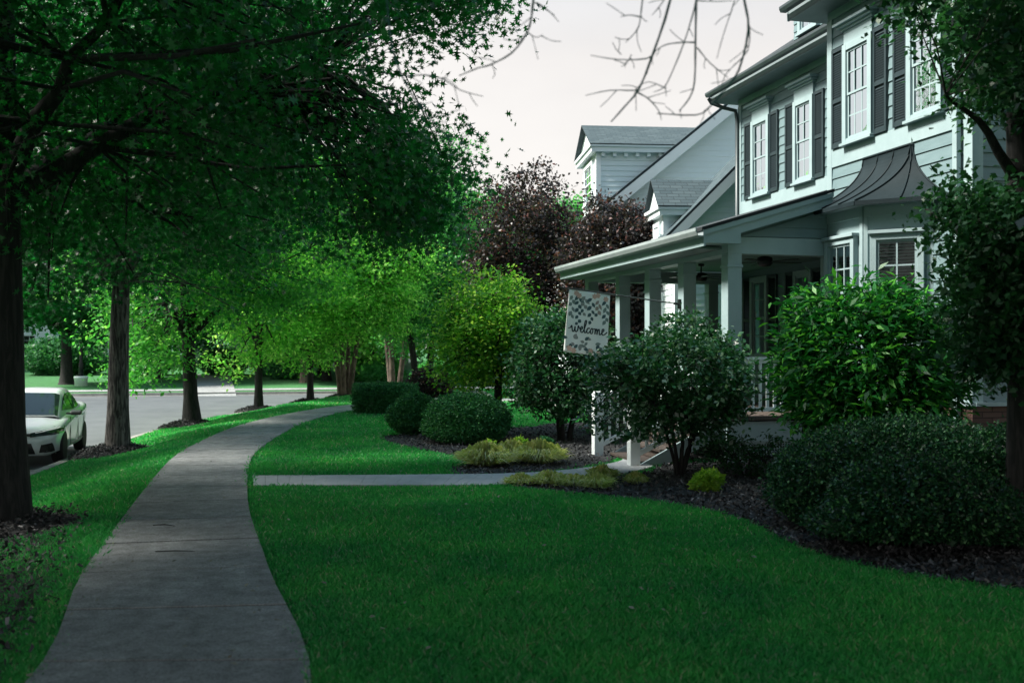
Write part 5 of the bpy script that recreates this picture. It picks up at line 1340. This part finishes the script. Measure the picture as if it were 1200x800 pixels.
mound('azalea', 'pale flowering bush behind the ornamental tree trunk, right one of the two', 'shrub', on(556, 25.5), (.5, .35, .62), 5000, .05, L_FLOW, 78)
mound('dark_shrub', 'dark reddish shrub just behind the clipped hedge', 'shrub', on(503, 33), (.75, .6, 1.05), 5000, .07, L_PLUM, 79)
for (px, Yd, r, s, lb) in ((427, 60, 1.15, 80, 'round bush across the street, leftmost of the row right of the tan stems'), (448, 58, 1.2, 81, 'round bush in the middle of the far row behind the hedge'), (337, 62, 1.3, 82, 'dark round bush on the far lawn between trunks three and four'),
                           (325, 66, 1.3, 83, 'dark bush partly hidden behind the round one on the far lawn'), (62, 66, 2.0, 84, 'wide dark bush beside the white house at left'), (88, 67, 2.2, 85, 'dark bush behind the lamp post'), (172, 66, 1.7, 87, 'dark bush across the street just right of the shaggy trunk'), (262, 67, 1.6, 88, 'dark bush across the street just left of the fourth verge trunk'), (510, 52, 1.2, 86, 'far round bush behind the dark reddish shrub')):
    x = (px - 600) / F * Yd; mound('round_bush', lb, 'shrub', (x, Yd, g1(x, Yd)), (r, r, r * 1.2), 4500, .13, L_MID if 400 < px else L_BOX, s, group='round bushes across the street')
# chartreuse dwarf shrubs
for (px, Yd, r, s, lb) in ((828, 11.75, .15, 90, 'small chartreuse shrub alone in the mulch in front of the porch'), (834, 12.1, .12, 91, 'small chartreuse shrub touching the back of the lone one'), (573, 15.9, .13, 92, 'tiny lime shrub behind the left golden grass'), (609, 16.3, .13, 93, 'tiny lime shrub behind the middle golden grass'), (640, 16.6, .12, 94, 'tiny green shrub behind the right golden grass')):
    mound('dwarf_shrub', lb, 'shrub', on(px, Yd), (r, r, r * 1.7), 1300, .034, L_CHART if px > 600 and px > 700 or px < 620 else L_BOX, s, amp=.2, stems=3)


def grass_clump(px, Yd, r, h, n, s, lb):
    rng = np.random.default_rng(s); x, y, z = on(px, Yd); e = empty('golden_grass', (x, y, 0)); tag(e, lb, 'ornamental grass', 'golden ornamental grasses by the path')
    a = rng.uniform(0, 6.28, n); q = rng.uniform(0, 1, n) ** .6; L_ = rng.uniform(.7, 1.15, n)
    base = np.stack([np.cos(a) * .18 * r * q, np.sin(a) * .18 * r * q, np.zeros(n)], 1); out = np.stack([np.cos(a), np.sin(a), np.zeros(n)], 1)
    a2 = a + rng.normal(size=n) * .5; out = np.stack([np.cos(a2), np.sin(a2), np.zeros(n)], 1); side = np.stack([-np.sin(a2), np.cos(a2), np.zeros(n)], 1) * .0055
    reach = (r * (.1 + 1.25 * q ** 1.3) * rng.uniform(.6, 1.2, n))[:, None]; hh = (h * (1.05 - .5 * q) * rng.uniform(.45, 1.15, n))[:, None]; up = np.array([[0, 0, 1.0]])
    p0 = base; p1 = base + out * reach * .35 + up * hh * .75; p2 = base + out * reach * .75 + up * hh; p3 = base + out * reach * 1.05 + up * hh * rng.uniform(.5, .85, n)[:, None]
    V = np.stack([p0 - side, p0 + side, p1 + side, p2 + side * .8, p3, p2 - side * .8, p1 - side], 1)
    npmesh('blades', V, 7, L_GOLD, e, [(0, 1, 2, 3, 4, 5, 6)]); MB().lathe([(.28 * r, -.02), (.24 * r, .04), (.05, .06)], n=10).build('root_crown', M_SOIL, e)


grass_clump(568, 14.3, .36, .36, 1500, 101, 'golden grass clump, left of the two large ones beyond the path')
grass_clump(600, 14.9, .30, .34, 1200, 104, 'golden grass clump between the two large ones beyond the path')
grass_clump(632, 14.6, .36, .36, 1500, 102, 'greener golden grass clump, right of the two large ones beyond the path')
for k, (px, Yd, r, h, lb) in enumerate(((610, 12.35, .20, .16, 'low golden grass tuft touching the end of the path'), (645, 12.3, .24, .20, 'low golden grass tuft second along the lawn edge'), (672, 12.2, .20, .17, 'low golden grass tuft third along the lawn edge'),
                                     (697, 12.1, .24, .19, 'low golden grass tuft at the foot of the stair post'), (706, 12.9, .2, .2, 'greener grass tuft against the bottom step'), (745, 12.4, .14, .17, 'small single grass tuft right of the stair post'))):
    grass_clump(px, Yd, r, h, 650, 110 + k, lb)
# low ground cover by the lattice
for k, (px, Yd) in enumerate(((872, 13.2), (905, 13.0), (850, 13.8))):
    tree('leafy_perennial', ('sparse leafy plant in front of the white lattice', 'sparse leafy plant between the lattice and the low hedge', 'sparse leafy plant beside the multi-stemmed shrub')[k], 'plant', on(px, Yd), .01, .3, .05, (0, 0, .28), (.34, .3, .26), 50, 800, .05, L_DARK, M_BARKD, 120 + k, spread=.07, stems=4, limbs=4, flare=1, twig=.003)

# ------------------------------------------------------------------ light, sky, camera
SUN_EL, SUN_AZ = 50, 264          # azimuth of the sun, degrees clockwise from +Y
w = bpy.data.worlds.new('World'); scene.world = w; w.use_nodes = True
nt = w.node_tree; Nn = nt.nodes; L = nt.links; Nn.clear()
sky = Nn.new('ShaderNodeTexSky'); sky.sky_type = 'NISHITA'; sky.sun_disc = False; sky.sun_elevation = R(SUN_EL); sky.sun_rotation = R(SUN_AZ); sky.dust_density = 3; sky.air_density = 1.2
tc = Nn.new('ShaderNodeTexCoord'); mp = Nn.new('ShaderNodeMapping'); mp.inputs['Scale'].default_value = (1, 1, 2.6); L.new(tc.outputs['Generated'], mp.inputs[0])
no = Nn.new('ShaderNodeTexNoise'); no.inputs['Scale'].default_value = 1.7; no.inputs['Detail'].default_value = 6; L.new(mp.outputs[0], no.inputs['Vector'])
cr = Nn.new('ShaderNodeValToRGB'); cr.color_ramp.elements[0].position = .35; cr.color_ramp.elements[1].position = .7
CL = 3.2
cr.color_ramp.elements[0].color = (CL * 1.12, CL * 1.05, CL * .99, 1); cr.color_ramp.elements[1].color = (CL * 1.37, CL * 1.29, CL * 1.21, 1)
L.new(no.outputs['Fac'], cr.inputs[0])
mx = Nn.new('ShaderNodeMix'); mx.data_type = 'RGBA'; mx.inputs[0].default_value = .88
L.new(sky.outputs[0], mx.inputs[6])
sp = Nn.new('ShaderNodeSeparateXYZ'); L.new(tc.outputs['Generated'], sp.inputs[0])
zr = Nn.new('ShaderNodeValToRGB'); ze_ = zr.color_ramp.elements; ze_[0].position = .28; ze_[0].color = (1, 1, 1, 1); ze_[1].position = .75; ze_[1].color = (.34, .64, 1.0, 1)
L.new(sp.outputs[2], zr.inputs[0])
ml = Nn.new('ShaderNodeMix'); ml.data_type = 'RGBA'; ml.blend_type = 'MULTIPLY'; ml.inputs[0].default_value = 1; L.new(cr.outputs[0], ml.inputs[6]); L.new(zr.outputs[0], ml.inputs[7]); L.new(ml.outputs[2], mx.inputs[7])
bg = Nn.new('ShaderNodeBackground'); bg.inputs[1].default_value = .1; L.new(mx.outputs[2], bg.inputs[0])
ow = Nn.new('ShaderNodeOutputWorld'); L.new(bg.outputs[0], ow.inputs[0])
sd = bpy.data.lights.new('sun', 'SUN'); sd.energy = 5.0; sd.angle = R(11); sd.color = (1, .95, .86)
so = bpy.data.objects.new('sun', sd); COL.objects.link(so); so.location = (-20, 0, 30)
d = Vector((math.sin(R(SUN_AZ)) * math.cos(R(SUN_EL)), math.cos(R(SUN_AZ)) * math.cos(R(SUN_EL)), math.sin(R(SUN_EL))))
so.rotation_euler = d.to_track_quat('Z', 'Y').to_euler()
cd = bpy.data.cameras.new('camera'); co = bpy.data.objects.new('camera', cd); COL.objects.link(co); scene.camera = co
co.location = (0, 0, EYE); co.rotation_euler = (R(90), 0, 0); cd.sensor_width = 36; cd.lens = F * 36 / 1200; cd.shift_y = (HZ - 400) / 1200
cd.shift_y = 8 / 1200; cd.clip_start = .05; cd.clip_end = 4000
cd.dof.use_dof = True; cd.dof.focus_distance = 15; cd.dof.aperture_fstop = 2.0
scene.view_settings.view_transform = 'Standard'; scene.view_settings.look = 'None'; scene.view_settings.exposure = 1.25; scene.view_settings.gamma = 1
scene.cycles.max_bounces = 7; scene.cycles.diffuse_bounces = 3; scene.cycles.glossy_bounces = 3; scene.cycles.transmission_bounces = 3; scene.cycles.transparent_max_bounces = 8
scene.cycles.sample_clamp_indirect = 4; scene.cycles.use_denoising = True; scene.cycles.caustics_reflective = False; scene.cycles.caustics_refractive = False
